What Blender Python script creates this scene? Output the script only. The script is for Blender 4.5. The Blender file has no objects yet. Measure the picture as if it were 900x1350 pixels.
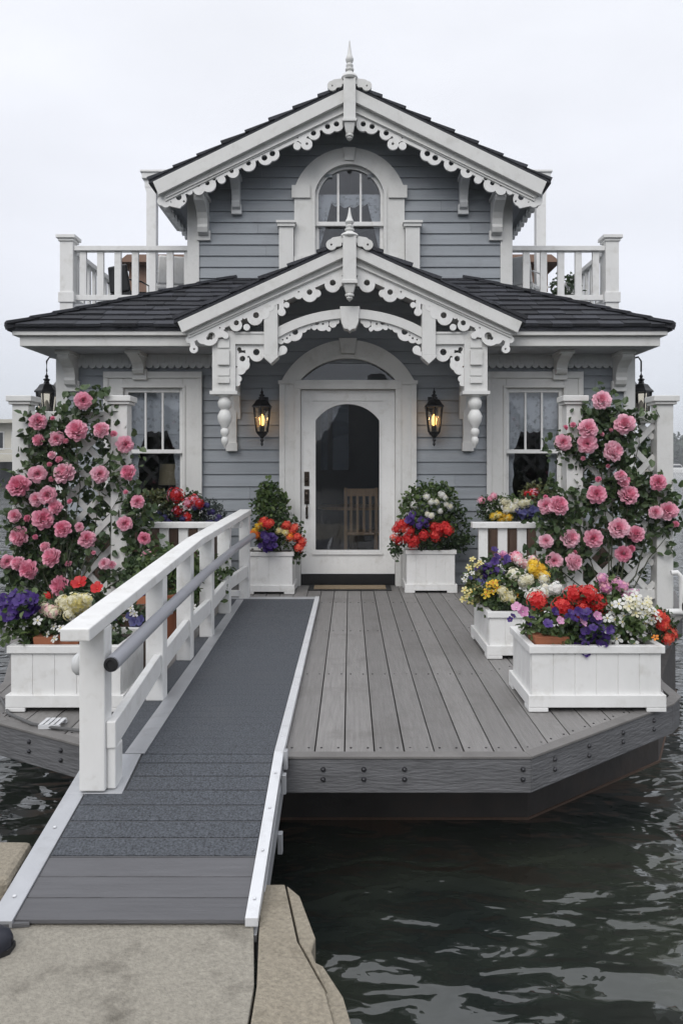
import bpy, bmesh, math, random
import numpy as np
from mathutils import Vector, Matrix, Euler

R = math.radians
rnd = random.Random(7)
nrg = np.random.default_rng(7)
SC = bpy.context.scene
COL = SC.collection

# ---------------------------------------------------------------- camera, world, sun, exposure
cam_d = bpy.data.cameras.new('camera')
cam = bpy.data.objects.new('camera', cam_d); COL.objects.link(cam)
cam.location = (0, 0, 1.25); cam.rotation_euler = (R(90), 0, 0)
cam_d.lens = 26.67; cam_d.sensor_width = 36; cam_d.sensor_fit = 'AUTO'
cam_d.shift_x = -11 / 1350; cam_d.shift_y = -60 / 1350
cam_d.clip_start = 0.05; cam_d.clip_end = 6000
SC.camera = cam

SUN_EL, SUN_AZ = 42, 200          # degrees; azimuth clockwise from +Y (north): behind the camera, a little to its left
world = bpy.data.worlds.new('World'); SC.world = world; world.use_nodes = True
wn, wl = world.node_tree.nodes, world.node_tree.links
wn.clear()
w_out = wn.new('ShaderNodeOutputWorld'); w_bg = wn.new('ShaderNodeBackground')
w_sky = wn.new('ShaderNodeTexSky'); w_sky.sky_type = 'NISHITA'; w_sky.sun_disc = False
w_sky.sun_elevation = R(SUN_EL); w_sky.sun_rotation = R(SUN_AZ)
w_tc = wn.new('ShaderNodeTexCoord'); w_sep = wn.new('ShaderNodeSeparateXYZ')
w_ramp = wn.new('ShaderNodeValToRGB')
w_map = wn.new('ShaderNodeMapping'); w_map.inputs['Scale'].default_value = (1, 1, 2.6)
w_noise = wn.new('ShaderNodeTexNoise'); w_noise.inputs['Scale'].default_value = 1.7; w_noise.inputs['Detail'].default_value = 5
w_cl = wn.new('ShaderNodeMapRange'); w_cl.inputs['From Min'].default_value = .3; w_cl.inputs['From Max'].default_value = .7
w_cl.inputs['To Min'].default_value = .87; w_cl.inputs['To Max'].default_value = 1.04
w_mul = wn.new('ShaderNodeMix'); w_mul.data_type = 'RGBA'; w_mul.blend_type = 'MULTIPLY'; w_mul.inputs[0].default_value = 1
w_mix = wn.new('ShaderNodeMix'); w_mix.data_type = 'RGBA'; w_mix.inputs[0].default_value = .93
el = w_ramp.color_ramp.elements
el[0].position = 0.0; el[0].color = (.62, .65, .72, 1)
el[1].position = 1.0; el[1].color = (1.35, 1.38, 1.45, 1)
for p, c in ((.08, (.74, .77, .84, 1)), (.22, (.86, .88, .95, 1)), (.50, (.95, .97, 1.03, 1))):
    e = w_ramp.color_ramp.elements.new(p); e.color = c
w_amp = wn.new('ShaderNodeMix'); w_amp.data_type = 'RGBA'; w_amp.blend_type = 'MULTIPLY'; w_amp.inputs[0].default_value = 1
w_amp.inputs[7].default_value = (10, 10, 10, 1)
wl.new(w_tc.outputs['Generated'], w_sep.inputs[0]); wl.new(w_sep.outputs['Z'], w_ramp.inputs[0])
wl.new(w_tc.outputs['Generated'], w_map.inputs[0]); wl.new(w_map.outputs[0], w_noise.inputs['Vector'])
wl.new(w_noise.outputs['Fac'], w_cl.inputs['Value'])
wl.new(w_ramp.outputs[0], w_mul.inputs[6]); wl.new(w_cl.outputs[0], w_mul.inputs[7])
wl.new(w_mul.outputs[2], w_amp.inputs[6])
wl.new(w_sky.outputs[0], w_mix.inputs[6]); wl.new(w_amp.outputs[2], w_mix.inputs[7])
wl.new(w_mix.outputs[2], w_bg.inputs[0]); w_bg.inputs[1].default_value = .092
wl.new(w_bg.outputs[0], w_out.inputs[0])

sun_d = bpy.data.lights.new('sun', 'SUN'); sun_d.energy = 1.25; sun_d.angle = R(40); sun_d.color = (1, .97, .93)
sun = bpy.data.objects.new('sun', sun_d); COL.objects.link(sun)
az, e_ = R(SUN_AZ), R(SUN_EL)
to_sun = Vector((math.sin(az) * math.cos(e_), math.cos(az) * math.cos(e_), math.sin(e_)))
sun.rotation_euler = (-to_sun).to_track_quat('-Z', 'Y').to_euler()

SC.view_settings.view_transform = 'Standard'; SC.view_settings.look = 'None'
SC.view_settings.exposure = 0.22; SC.view_settings.gamma = 1; SC.view_settings.use_curve_mapping = False
SC.render.engine = 'CYCLES'
SC.cycles.max_bounces = 8; SC.cycles.transparent_max_bounces = 16; SC.cycles.caustics_reflective = False; SC.cycles.caustics_refractive = False
SC.cycles.use_denoising = True

# ---------------------------------------------------------------- helpers
def at(px, py, Y):
    """a point of the 900 x 1350 photograph at depth Y (metres from the camera)"""
    return ((px - 461) * Y / 1000, Y, 1.25 - (py - 615) * Y / 1000)

def tag(o, label=None, cat=None, group=None, kind=None):
    if label: o['label'] = label
    if cat: o['category'] = cat
    if group: o['group'] = group
    if kind: o['kind'] = kind
    return o

def empty(name, loc, label, cat, group=None):
    o = bpy.data.objects.new(name, None); COL.objects.link(o); o.location = loc
    o.empty_display_size = .1
    return tag(o, label, cat, group)

def attach(o, parent):
    if parent is not None:
        o.parent = parent
        o.matrix_parent_inverse = pw(parent).inverted()
    return o

def pw(o):
    m = Matrix.LocRotScale(o.location, o.rotation_euler, o.scale)
    if o.parent is not None:
        m = pw(o.parent) @ o.matrix_parent_inverse @ m
    return m

class MB:
    def __init__(s): s.v = []; s.f = []; s.m = []; s.mi = 0
    def add(s, vs, fs):
        n = len(s.v); s.v += [tuple(p) for p in vs]
        for f in fs: s.f.append(tuple(i + n for i in f)); s.m.append(s.mi)
        return s
    def hexa(s, p):     # p: 4 of one face, then the 4 opposite ones
        return s.add(p, [(3, 2, 1, 0), (4, 5, 6, 7), (0, 1, 5, 4), (1, 2, 6, 5), (2, 3, 7, 6), (3, 0, 4, 7)])
    def box(s, x0, x1, y0, y1, z0, z1):
        return s.hexa([(x0, y0, z0), (x1, y0, z0), (x1, y1, z0), (x0, y1, z0), (x0, y0, z1), (x1, y0, z1), (x1, y1, z1), (x0, y1, z1)])
    def bar(s, a, b, w, h, up=(0, 0, 1)):
        a, b = Vector(a), Vector(b); d = (b - a).normalized(); u = Vector(up)
        x = d.cross(u).normalized(); u = x.cross(d)
        o = [x * sx * w / 2 + u * sz * h / 2 for sx, sz in ((-1, -1), (1, -1), (1, 1), (-1, 1))]
        return s.hexa([a + q for q in o] + [b + q for q in o])
    def prism(s, poly, fn, a, b):   # poly of (u, v); fn(u, v, w) -> xyz
        n = len(poly)
        vs = [fn(u, v, a) for u, v in poly] + [fn(u, v, b) for u, v in poly]
        fs = [tuple(range(n - 1, -1, -1)), tuple(range(n, 2 * n))] + [(i, (i + 1) % n, (i + 1) % n + n, i + n) for i in range(n)]
        return s.add(vs, fs)
    def lathe(s, prof, c, seg=16, axis='z', rot=0):
        vs = []; n = len(prof)
        for k in range(seg):
            a = 2 * math.pi * k / seg + rot
            for r, h in prof:
                if axis == 'z': vs.append((c[0] + r * math.cos(a), c[1] + r * math.sin(a), c[2] + h))
                elif axis == 'y': vs.append((c[0] + r * math.cos(a), c[1] + h, c[2] + r * math.sin(a)))
                else: vs.append((c[0] + h, c[1] + r * math.cos(a), c[2] + r * math.sin(a)))
        fs = []
        for k in range(seg):
            k2 = (k + 1) % seg
            for i in range(n - 1): fs.append((k * n + i, k2 * n + i, k2 * n + i + 1, k * n + i + 1))
        fs.append(tuple(k * n for k in range(seg - 1, -1, -1))); fs.append(tuple(k * n + n - 1 for k in range(seg)))
        return s.add(vs, fs)
    def tube(s, pts, r, seg=8):
        pts = [Vector(p) for p in pts]; n = len(pts); vs = []
        rs = r if isinstance(r, (list, tuple)) else [r] * n
        ref = Vector((0, 0, 1))
        for i, p in enumerate(pts):
            d = (pts[min(i + 1, n - 1)] - pts[max(i - 1, 0)]).normalized()
            x = d.cross(ref)
            if x.length < .1: x = d.cross(Vector((1, 0, 0)))
            x.normalize(); y = d.cross(x)
            for k in range(seg):
                a = 2 * math.pi * k / seg; vs.append(p + (x * math.cos(a) + y * math.sin(a)) * rs[i])
        fs = [(i * seg + k, i * seg + (k + 1) % seg, (i + 1) * seg + (k + 1) % seg, (i + 1) * seg + k) for i in range(n - 1) for k in range(seg)]
        fs.append(tuple(range(seg - 1, -1, -1))); fs.append(tuple((n - 1) * seg + k for k in range(seg)))
        return s.add(vs, fs)
    def build(s, name, mat, parent=None, bevel=0, smooth=False, fix=True):
        me = bpy.data.meshes.new(name); me.from_pydata(s.v, [], s.f)
        mats = mat if isinstance(mat, (list, tuple)) else [mat]
        for m in mats: me.materials.append(m)
        if len(mats) > 1: me.polygons.foreach_set('material_index', s.m)
        if fix:
            bm = bmesh.new(); bm.from_mesh(me); bmesh.ops.recalc_face_normals(bm, faces=bm.faces); bm.to_mesh(me); bm.free()
        if smooth:
            me.polygons.foreach_set('use_smooth', [True] * len(me.polygons)); me.set_sharp_from_angle(angle=R(42))
        o = bpy.data.objects.new(name, me); COL.objects.link(o)
        if bevel:
            b = o.modifiers.new('bevel', 'BEVEL'); b.width = bevel; b.segments = 2; b.limit_method = 'ANGLE'; b.angle_limit = R(40)
        return attach(o, parent)

def plate(f, u0, u1, v0, v1, h, fn, t0, t1, mb=None):
    """a flat cut-out: the region where f(u, v) > 0, given the thickness t0..t1 and laid out by fn(u, v, w)"""
    mb = mb or MB()
    us = np.arange(u0, u1 + h, h); vs = np.arange(v0, v1 + h, h)
    U, V = np.meshgrid(us, vs, indexing='ij'); F = f(U, V)
    F[0, :] = F[-1, :] = -1e-3; F[:, 0] = F[:, -1] = -1e-3
    F[np.abs(F) < 1e-7] = 1e-7
    I = F > 0
    nu, nv = F.shape
    ids = {}; P = []
    def pid(key, u, v):
        k = ids.get(key)
        if k is None:
            k = ids[key] = len(P); P.append((u, v))
        return k
    polys = []; sides = []
    full = I[:-1, :-1] & I[1:, :-1] & I[1:, 1:] & I[:-1, 1:]
    anyc = I[:-1, :-1] | I[1:, :-1] | I[1:, 1:] | I[:-1, 1:]
    for j in range(nv - 1):
        i = 0
        while i < nu - 1:
            if full[i, j]:
                k = i
                while k + 1 < nu - 1 and full[k + 1, j]: k += 1
                polys.append([pid((i, j), us[i], vs[j]), pid((k + 1, j), us[k + 1], vs[j]), pid((k + 1, j + 1), us[k + 1], vs[j + 1]), pid((i, j + 1), us[i], vs[j + 1])])
                i = k + 1; continue
            if anyc[i, j]:
                cs = [(i, j), (i + 1, j), (i + 1, j + 1), (i, j + 1)]
                pl = []; cross = []
                for q in range(4):
                    a, b = cs[q], cs[(q + 1) % 4]
                    if I[a]: pl.append(pid(a, us[a[0]], vs[a[1]])); cross.append(False)
                    if I[a] != I[b]:
                        lo, hi = min(a, b), max(a, b)
                        t = F[lo] / (F[lo] - F[hi])
                        pl.append(pid((lo, hi), us[lo[0]] + t * (us[hi[0]] - us[lo[0]]), vs[lo[1]] + t * (vs[hi[1]] - vs[lo[1]]))); cross.append(True)
                n = len(pl)
                if n >= 3:
                    polys.append(pl)
                    for q in range(n):
                        if cross[q] and cross[(q + 1) % n]: sides.append((pl[q], pl[(q + 1) % n]))
            i += 1
    n = len(P)
    vv = [fn(u, v, t0) for u, v in P] + [fn(u, v, t1) for u, v in P]
    fs = [tuple(reversed(p)) for p in polys] + [tuple(q + n for q in p) for p in polys] + [(a, b, b + n, a + n) for a, b in sides]
    return mb.add(vv, fs)

# signed shapes for plate()
def circ(U, V, x, y, r): return r - np.hypot(U - x, V - y)
def seg(U, V, a, b, r):
    ax, ay = a; bx, by = b; dx, dy = bx - ax, by - ay
    t = np.clip(((U - ax) * dx + (V - ay) * dy) / (dx * dx + dy * dy), 0, 1)
    return r - np.hypot(U - ax - t * dx, V - ay - t * dy)
def rect(U, V, x0, x1, y0, y1): return np.minimum(np.minimum(U - x0, x1 - U), np.minimum(V - y0, y1 - V))
def union(*a):
    r = a[0]
    for q in a[1:]: r = np.maximum(r, q)
    return r
def arch_shape(U, V, cx, hw, z0, zs, rise):
    """a rectangle from z0 to zs with a segmental arch of the given rise on top"""
    Rr = (hw * hw + rise * rise) / (2 * rise)
    body = np.minimum(hw - np.abs(U - cx), V - z0)
    cap = Rr - np.hypot(U - cx, V - (zs + rise - Rr))
    return np.minimum(body, np.where(V > zs, cap, 9))
def ell_shape(U, V, cx, hw, z0, zs, rise):
    body = np.minimum(hw - np.abs(U - cx), V - z0)
    e = (1 - np.sqrt(((U - cx) / hw) ** 2 + ((V - zs) / rise) ** 2)) * rise
    return np.minimum(body, np.where(V > zs, e, 9))
XZ = lambda u, v, w: (u, w, v)

# ---------------------------------------------------------------- materials
def mat(name, col, rough=.6, var=.06, scale=6, metal=0, spec=.5, bump=0, bscale=60, stretch=(1, 1, 1), island=0, coat=0, dirt=None):
    m = bpy.data.materials.new(name); m.use_nodes = True
    n, l = m.node_tree.nodes, m.node_tree.links; b = n['Principled BSDF']
    b.inputs['Roughness'].default_value = rough; b.inputs['Metallic'].default_value = metal
    b.inputs['Specular IOR Level'].default_value = spec; b.inputs['Coat Weight'].default_value = coat
    tc = n.new('ShaderNodeTexCoord'); mp = n.new('ShaderNodeMapping'); mp.inputs['Scale'].default_value = stretch
    l.new(tc.outputs['Object'], mp.inputs[0])
    nz = n.new('ShaderNodeTexNoise'); nz.inputs['Scale'].default_value = scale; nz.inputs['Detail'].default_value = 6; nz.inputs['Roughness'].default_value = .6
    l.new(mp.outputs[0], nz.inputs['Vector'])
    mr = n.new('ShaderNodeMapRange'); mr.inputs[1].default_value = .25; mr.inputs[2].default_value = .75
    mr.inputs[3].default_value = 1 - var; mr.inputs[4].default_value = 1 + var
    l.new(nz.outputs['Fac'], mr.inputs[0]); fac = mr.outputs[0]
    if island:
        g = n.new('ShaderNodeNewGeometry'); m2 = n.new('ShaderNodeMapRange'); m2.inputs[3].default_value = 1 - island; m2.inputs[4].default_value = 1 + island
        l.new(g.outputs['Random Per Island'], m2.inputs[0])
        mm = n.new('ShaderNodeMath'); mm.operation = 'MULTIPLY'; l.new(fac, mm.inputs[0]); l.new(m2.outputs[0], mm.inputs[1]); fac = mm.outputs[0]
    mx = n.new('ShaderNodeMix'); mx.data_type = 'RGBA'; mx.blend_type = 'MULTIPLY'; mx.inputs[0].default_value = 1
    mx.inputs[6].default_value = (*col, 1); l.new(fac, mx.inputs[7]); c_out = mx.outputs[2]
    if dirt:
        dcol, damt, dsc = dirt
        dn = n.new('ShaderNodeTexNoise'); dn.inputs['Scale'].default_value = dsc; dn.inputs['Detail'].default_value = 8; dn.inputs['Roughness'].default_value = .7
        l.new(tc.outputs['Object'], dn.inputs['Vector'])
        dr = n.new('ShaderNodeMapRange'); dr.inputs[1].default_value = .52; dr.inputs[2].default_value = .75; dr.inputs[3].default_value = 0; dr.inputs[4].default_value = damt
        l.new(dn.outputs['Fac'], dr.inputs[0])
        dm = n.new('ShaderNodeMix'); dm.data_type = 'RGBA'; l.new(dr.outputs[0], dm.inputs[0]); l.new(c_out, dm.inputs[6]); dm.inputs[7].default_value = (*dcol, 1)
        c_out = dm.outputs[2]
    l.new(c_out, b.inputs['Base Color'])
    rr = n.new('ShaderNodeMapRange'); rr.inputs[3].default_value = max(.02, rough - .08); rr.inputs[4].default_value = min(1, rough + .08)
    l.new(nz.outputs['Fac'], rr.inputs[0]); l.new(rr.outputs[0], b.inputs['Roughness'])
    if bump:
        bn = n.new('ShaderNodeTexNoise'); bn.inputs['Scale'].default_value = bscale; bn.inputs['Detail'].default_value = 4
        l.new(mp.outputs[0], bn.inputs['Vector'])
        bp = n.new('ShaderNodeBump'); bp.inputs['Strength'].default_value = bump; bp.inputs['Distance'].default_value = .01
        l.new(bn.outputs['Fac'], bp.inputs['Height']); l.new(bp.outputs[0], b.inputs['Normal'])
    return m

def leafmat(name, col, col2, trans=.25, per_bloom=False):
    m = bpy.data.materials.new(name); m.use_nodes = True
    n, l = m.node_tree.nodes, m.node_tree.links; b = n['Principled BSDF']; out = n['Material Output']
    g = n.new('ShaderNodeNewGeometry'); mx = n.new('ShaderNodeMix'); mx.data_type = 'RGBA'
    mx.inputs[6].default_value = (*col, 1); mx.inputs[7].default_value = (*col2, 1)
    l.new(g.outputs['Random Per Island'], mx.inputs[0]); l.new(mx.outputs[2], b.inputs['Base Color'])
    if per_bloom:
        oi = n.new('ShaderNodeObjectInfo'); av = n.new('ShaderNodeMath'); av.operation = 'MULTIPLY_ADD'; av.inputs[1].default_value = .35
        sc = n.new('ShaderNodeMath'); sc.operation = 'MULTIPLY'; sc.inputs[1].default_value = .75
        l.new(oi.outputs['Random'], sc.inputs[0]); l.new(g.outputs['Random Per Island'], av.inputs[0]); l.new(sc.outputs[0], av.inputs[2]); l.new(av.outputs[0], mx.inputs[0])
    b.inputs['Roughness'].default_value = .45
    t = n.new('ShaderNodeBsdfTranslucent'); l.new(mx.outputs[2], t.inputs[0])
    ms = n.new('ShaderNodeMixShader'); ms.inputs[0].default_value = trans
    l.new(b.outputs[0], ms.inputs[1]); l.new(t.outputs[0], ms.inputs[2]); l.new(ms.outputs[0], out.inputs[0])
    return m

M = {}
M['white'] = mat('white_paint', (.66, .66, .645), .5, .06, 5, bump=.2, bscale=40, stretch=(1, 1, .5), dirt=((.40, .39, .35), .45, 6))
M['white_clean'] = mat('white_rail_paint', (.76, .76, .75), .48, .05, 7, bump=.25, bscale=26, stretch=(1, 1, .4), dirt=((.45, .43, .38), .5, 9))
M['siding'] = mat('slate_blue_siding', (.284, .308, .335), .6, .10, 2.2, bump=.25, bscale=18, stretch=(.4, 1, 9), island=.07, dirt=((.19, .20, .22), .4, 4))
M['frieze'] = mat('pale_grey_trim', (.60, .61, .615), .5, .05, 8)
M['soffit'] = mat('grey_soffit', (.40, .41, .43), .6, .05, 6)
M['shingle'] = mat('dark_shingle', (.036, .038, .046), .85, .3, 40, island=.4, bump=.6, bscale=90)
M['deck'] = mat('grey_decking', (.212, .204, .198), .62, .20, 5, bump=.4, bscale=22, stretch=(14, .8, 6), island=.18, dirt=((.115, .108, .10), .7, 2.2))
M['fascia'] = mat('weathered_rim', (.125, .126, .132), .7, .25, 4, bump=.6, bscale=14, stretch=(1.2, 1.2, 7), dirt=((.05, .05, .05), .6, 3))
M['rim'] = mat('worn_rim_top', (.165, .158, .152), .7, .2, 6, bump=.4, bscale=20)
M['hull'] = mat('tarred_hull', (.034, .030, .028), .6, .5, 3, bump=.6, bscale=12, dirt=((.05, .03, .02), .5, 3))
M['grit'] = mat('grit_mat', (.092, .101, .116), .8, .9, 130, bump=1.0, bscale=260, dirt=((.115, .12, .13), .6, 2.2))
M['rboard'] = mat('grey_ramp_board', (.105, .105, .112), .65, .14, 6, bump=.3, bscale=30, stretch=(.7, 12, 6), island=.1)
M['alu'] = mat('dull_aluminium', (.46, .47, .49), .42, .08, 9, metal=.35, bump=.1, bscale=60, dirt=((.25, .25, .25), .5, 6))
M['alu_bright'] = mat('bright_aluminium', (.70, .71, .73), .4, .06, 9, metal=.2, dirt=((.35, .35, .35), .5, 7))
M['pipe'] = mat('grey_pipe', (.40, .41, .45), .38, .05, 8, metal=.25)
M['steel'] = mat('dark_bolt', (.06, .06, .065), .4, .2, 20, metal=.8)
M['black'] = mat('black_iron', (.008, .008, .009), .35, .2, 20, spec=.5)
M['bronze'] = mat('dark_bronze', (.05, .038, .03), .32, .2, 20, metal=.8)
M['concrete'] = mat('concrete', (.285, .264, .222), .9, .24, 75, bump=.6, bscale=130, dirt=((.095, .085, .068), .9, 5.5))
M['stone'] = mat('edge_stone', (.27, .238, .185), .9, .28, 70, bump=.8, bscale=90, dirt=((.12, .10, .07), .7, 5))
M['terracotta'] = mat('terracotta', (.30, .105, .05), .75, .15, 9)
M['brown'] = mat('brown_timber', (.085, .052, .036), .7, .25, 6, stretch=(8, 8, .8), bump=.4, bscale=20)
M['soil'] = mat('soil', (.03, .022, .016), .95, .4, 30, bump=1, bscale=60)
M['doormat'] = mat('tan_coir', (.30, .23, .15), .95, .25, 60, bump=1, bscale=200)
M['rubber'] = mat('black_rubber', (.012, .012, .013), .7, .2, 20)
M['navy'] = mat('navy_leather', (.012, .014, .024), .5, .2, 20)
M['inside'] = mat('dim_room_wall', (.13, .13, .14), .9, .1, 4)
M['wood'] = mat('light_wood', (.36, .22, .11), .5, .2, 6, stretch=(6, 6, 1))
M['darkwood'] = mat('dark_wood', (.09, .06, .04), .5, .2, 6)
M['shade'] = mat('cream_shade', (.75, .62, .38), .8, .05, 6)
M['rope'] = mat('black_rope', (.012, .013, .014), .8, .4, 60, bump=1, bscale=120)
M['cable'] = mat('grey_cable', (.09, .09, .09), .5, .1, 20)
M['brownwall'] = mat('brown_boathouse', (.24, .15, .11), .8, .1, 3)
M['creamwall'] = mat('cream_render', (.52, .50, .44), .8, .06, 1)
M['darkglass'] = mat('dark_window', (.02, .024, .03), .15, .2, 1)
M['unseen_bank'] = mat('unseen_bank_dark', (.030, .034, .036), .95, .5, .3)  # near black, so the added bank behind the camera darkens the glass
M['hill'] = mat('shore_bank', (.11, .12, .07), .95, .35, .15)
M['leaf_rose'] = leafmat('rose_leaf', (.030, .060, .023), (.092, .138, .055))
M['leaf_mid'] = leafmat('green_leaf', (.032, .068, .020), (.11, .16, .05))
M['leaf_dark'] = leafmat('dark_leaf', (.022, .046, .018), (.065, .105, .040))
M['leaf_olive'] = leafmat('olive_leaf', (.07, .085, .03), (.17, .18, .07))
M['leaf_grey'] = leafmat('grey_green_leaf', (.03, .045, .04), (.08, .10, .09))
M['treeleaf'] = leafmat('far_tree_leaf', (.018, .034, .020), (.05, .075, .045))
M['stem'] = mat('plant_stem', (.035, .042, .02), .7, .3, 20)
for k, c1, c2 in (('pink', (.90, .39, .53), (.97, .69, .77)), ('pink_deep', (.83, .26, .41), (.94, .52, .63)), ('red', (.50, .010, .016), (.74, .035, .035)), ('red_light', (.66, .03, .03), (.84, .10, .08)),
                  ('coral', (.78, .07, .045), (.88, .20, .12)), ('purple', (.045, .020, .15), (.10, .05, .26)), ('blue', (.05, .05, .17), (.11, .11, .28)), ('cream', (.74, .70, .48), (.86, .83, .68)),
                  ('flower_white', (.80, .80, .76), (.90, .90, .88)), ('yellow', (.78, .46, .02), (.90, .66, .06)), ('lilac', (.62, .22, .46), (.78, .42, .62)),
                  ('lightpink', (.85, .42, .48), (.92, .65, .67)), ('orange', (.82, .20, .02), (.90, .36, .04)), ('paleyellow', (.70, .60, .20), (.82, .75, .38))):
    M[k] = leafmat(k + '_petal', c1, c2, .35, True)

def glassmat(name, tint=(1, 1, 1), amt=.92, rough=0.0):
    m = bpy.data.materials.new(name); m.use_nodes = True
    n, l = m.node_tree.nodes, m.node_tree.links; n.remove(n['Principled BSDF']); out = n['Material Output']
    t = n.new('ShaderNodeBsdfTransparent'); t.inputs[0].default_value = (*[c * amt for c in tint], 1)
    g = n.new('ShaderNodeBsdfGlossy'); g.inputs['Roughness'].default_value = rough
    f = n.new('ShaderNodeFresnel'); f.inputs[0].default_value = 1.5
    a = n.new('ShaderNodeMath'); a.operation = 'MULTIPLY'; a.inputs[1].default_value = 1.5; l.new(f.outputs[0], a.inputs[0])
    nz = n.new('ShaderNodeTexNoise'); nz.inputs['Scale'].default_value = 3; tc = n.new('ShaderNodeTexCoord'); l.new(tc.outputs['Object'], nz.inputs['Vector'])
    bp = n.new('ShaderNodeBump'); bp.inputs['Strength'].default_value = .06; bp.inputs['Distance'].default_value = .02; l.new(nz.outputs[0], bp.inputs['Height']); l.new(bp.outputs[0], g.inputs['Normal'])
    ms = n.new('ShaderNodeMixShader'); l.new(a.outputs[0], ms.inputs[0]); l.new(t.outputs[0], ms.inputs[1]); l.new(g.outputs[0], ms.inputs[2])
    l.new(ms.outputs[0], out.inputs[0]); return m
M['glass'] = glassmat('window_glass', (.95, .97, 1), .97)
M['tintglass'] = glassmat('tinted_glass', (.75, .88, 1), .22)
M['lampglass'] = glassmat('lamp_glass', (1, .95, .85), .9)

def lacemat(name, base=.55):
    m = bpy.data.materials.new(name); m.use_nodes = True
    n, l = m.node_tree.nodes, m.node_tree.links; b = n['Principled BSDF']; out = n['Material Output']
    b.inputs['Base Color'].default_value = (.84, .85, .84, 1); b.inputs['Roughness'].default_value = .9
    tc = n.new('ShaderNodeTexCoord'); v = n.new('ShaderNodeTexVoronoi'); v.inputs['Scale'].default_value = 16; l.new(tc.outputs['Object'], v.inputs['Vector'])
    nz = n.new('ShaderNodeTexNoise'); nz.inputs['Scale'].default_value = 55; nz.inputs['Detail'].default_value = 2; l.new(tc.outputs['Object'], nz.inputs['Vector'])
    ad = n.new('ShaderNodeMath'); ad.operation = 'MULTIPLY_ADD'; ad.inputs[1].default_value = 1.0; l.new(v.outputs['Distance'], ad.inputs[0]); l.new(nz.outputs['Fac'], ad.inputs[2])
    mr = n.new('ShaderNodeMapRange'); mr.inputs[1].default_value = .55; mr.inputs[2].default_value = 1.0; mr.inputs[3].default_value = base - .25; mr.inputs[4].default_value = base + .3
    l.new(ad.outputs[0], mr.inputs[0])
    t = n.new('ShaderNodeBsdfTransparent'); ms = n.new('ShaderNodeMixShader')
    l.new(mr.outputs[0], ms.inputs[0]); l.new(t.outputs[0], ms.inputs[1]); l.new(b.outputs[0], ms.inputs[2]); l.new(ms.outputs[0], out.inputs[0]); return m
M['lace'] = lacemat('lace', .80)

def emat(name, col, s):
    m = bpy.data.materials.new(name); m.use_nodes = True
    b = m.node_tree.nodes['Principled BSDF']; b.inputs['Emission Color'].default_value = (*col, 1); b.inputs['Emission Strength'].default_value = s
    b.inputs['Base Color'].default_value = (.8, .7, .5, 1); return m
M['bulb'] = emat('lit_bulb', (1, .52, .15), 3.2)

def watermat():
    m = bpy.data.materials.new('dark_water'); m.use_nodes = True
    n, l = m.node_tree.nodes, m.node_tree.links; b = n['Principled BSDF']
    b.inputs['Base Color'].default_value = (.012, .018, .015, 1); b.inputs['Roughness'].default_value = .03; b.inputs['IOR'].default_value = 1.75
    tc = n.new('ShaderNodeTexCoord')
    pn = n.new('ShaderNodeTexNoise'); pn.inputs['Scale'].default_value = .9; pn.inputs['Detail'].default_value = 4; l.new(tc.outputs['Object'], pn.inputs['Vector'])
    pr = n.new('ShaderNodeMapRange'); pr.inputs[1].default_value = .4; pr.inputs[2].default_value = .7; l.new(pn.outputs['Fac'], pr.inputs[0])
    pm = n.new('ShaderNodeMix'); pm.data_type = 'RGBA'; pm.inputs[6].default_value = (.014, .018, .017, 1); pm.inputs[7].default_value = (.042, .048, .036, 1)
    l.new(pr.outputs[0], pm.inputs[0]); l.new(pm.outputs[2], b.inputs['Base Color'])
    hs = None
    for sc, st, dist, det in ((5.4, (.66, 1.2, 1), .062, 1.5), (14, (.7, 1.2, 1), .011, 1), (1.7, (.7, 1.15, 1), .20, 1.5)):
        mp = n.new('ShaderNodeMapping'); mp.inputs['Scale'].default_value = st; mp.inputs['Rotation'].default_value = (0, 0, R(14)); l.new(tc.outputs['Object'], mp.inputs[0])
        nz = n.new('ShaderNodeTexNoise'); nz.inputs['Scale'].default_value = sc; nz.inputs['Detail'].default_value = det; nz.inputs['Roughness'].default_value = .5
        nz.inputs['Distortion'].default_value = .6
        l.new(mp.outputs[0], nz.inputs['Vector'])
        mu = n.new('ShaderNodeMath'); mu.operation = 'MULTIPLY'; mu.inputs[1].default_value = dist; l.new(nz.outputs['Fac'], mu.inputs[0])
        if hs is None: hs = mu.outputs[0]
        else:
            ad = n.new('ShaderNodeMath'); l.new(hs, ad.inputs[0]); l.new(mu.outputs[0], ad.inputs[1]); hs = ad.outputs[0]
    bp = n.new('ShaderNodeBump'); bp.inputs['Strength'].default_value = 1; bp.inputs['Distance'].default_value = 1.0
    l.new(hs, bp.inputs['Height']); l.new(bp.outputs[0], b.inputs['Normal'])
    return m
M['water'] = watermat()

# ---------------------------------------------------------------- setting: water, shores, dock
WZ = -.62
w = MB(); w.add([(-1800, -200, WZ), (1800, -200, WZ), (1800, 2200, WZ), (-1800, 2200, WZ)], [(0, 1, 2, 3)])
tag(w.build('water', M['water'], fix=False), kind='structure')

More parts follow.
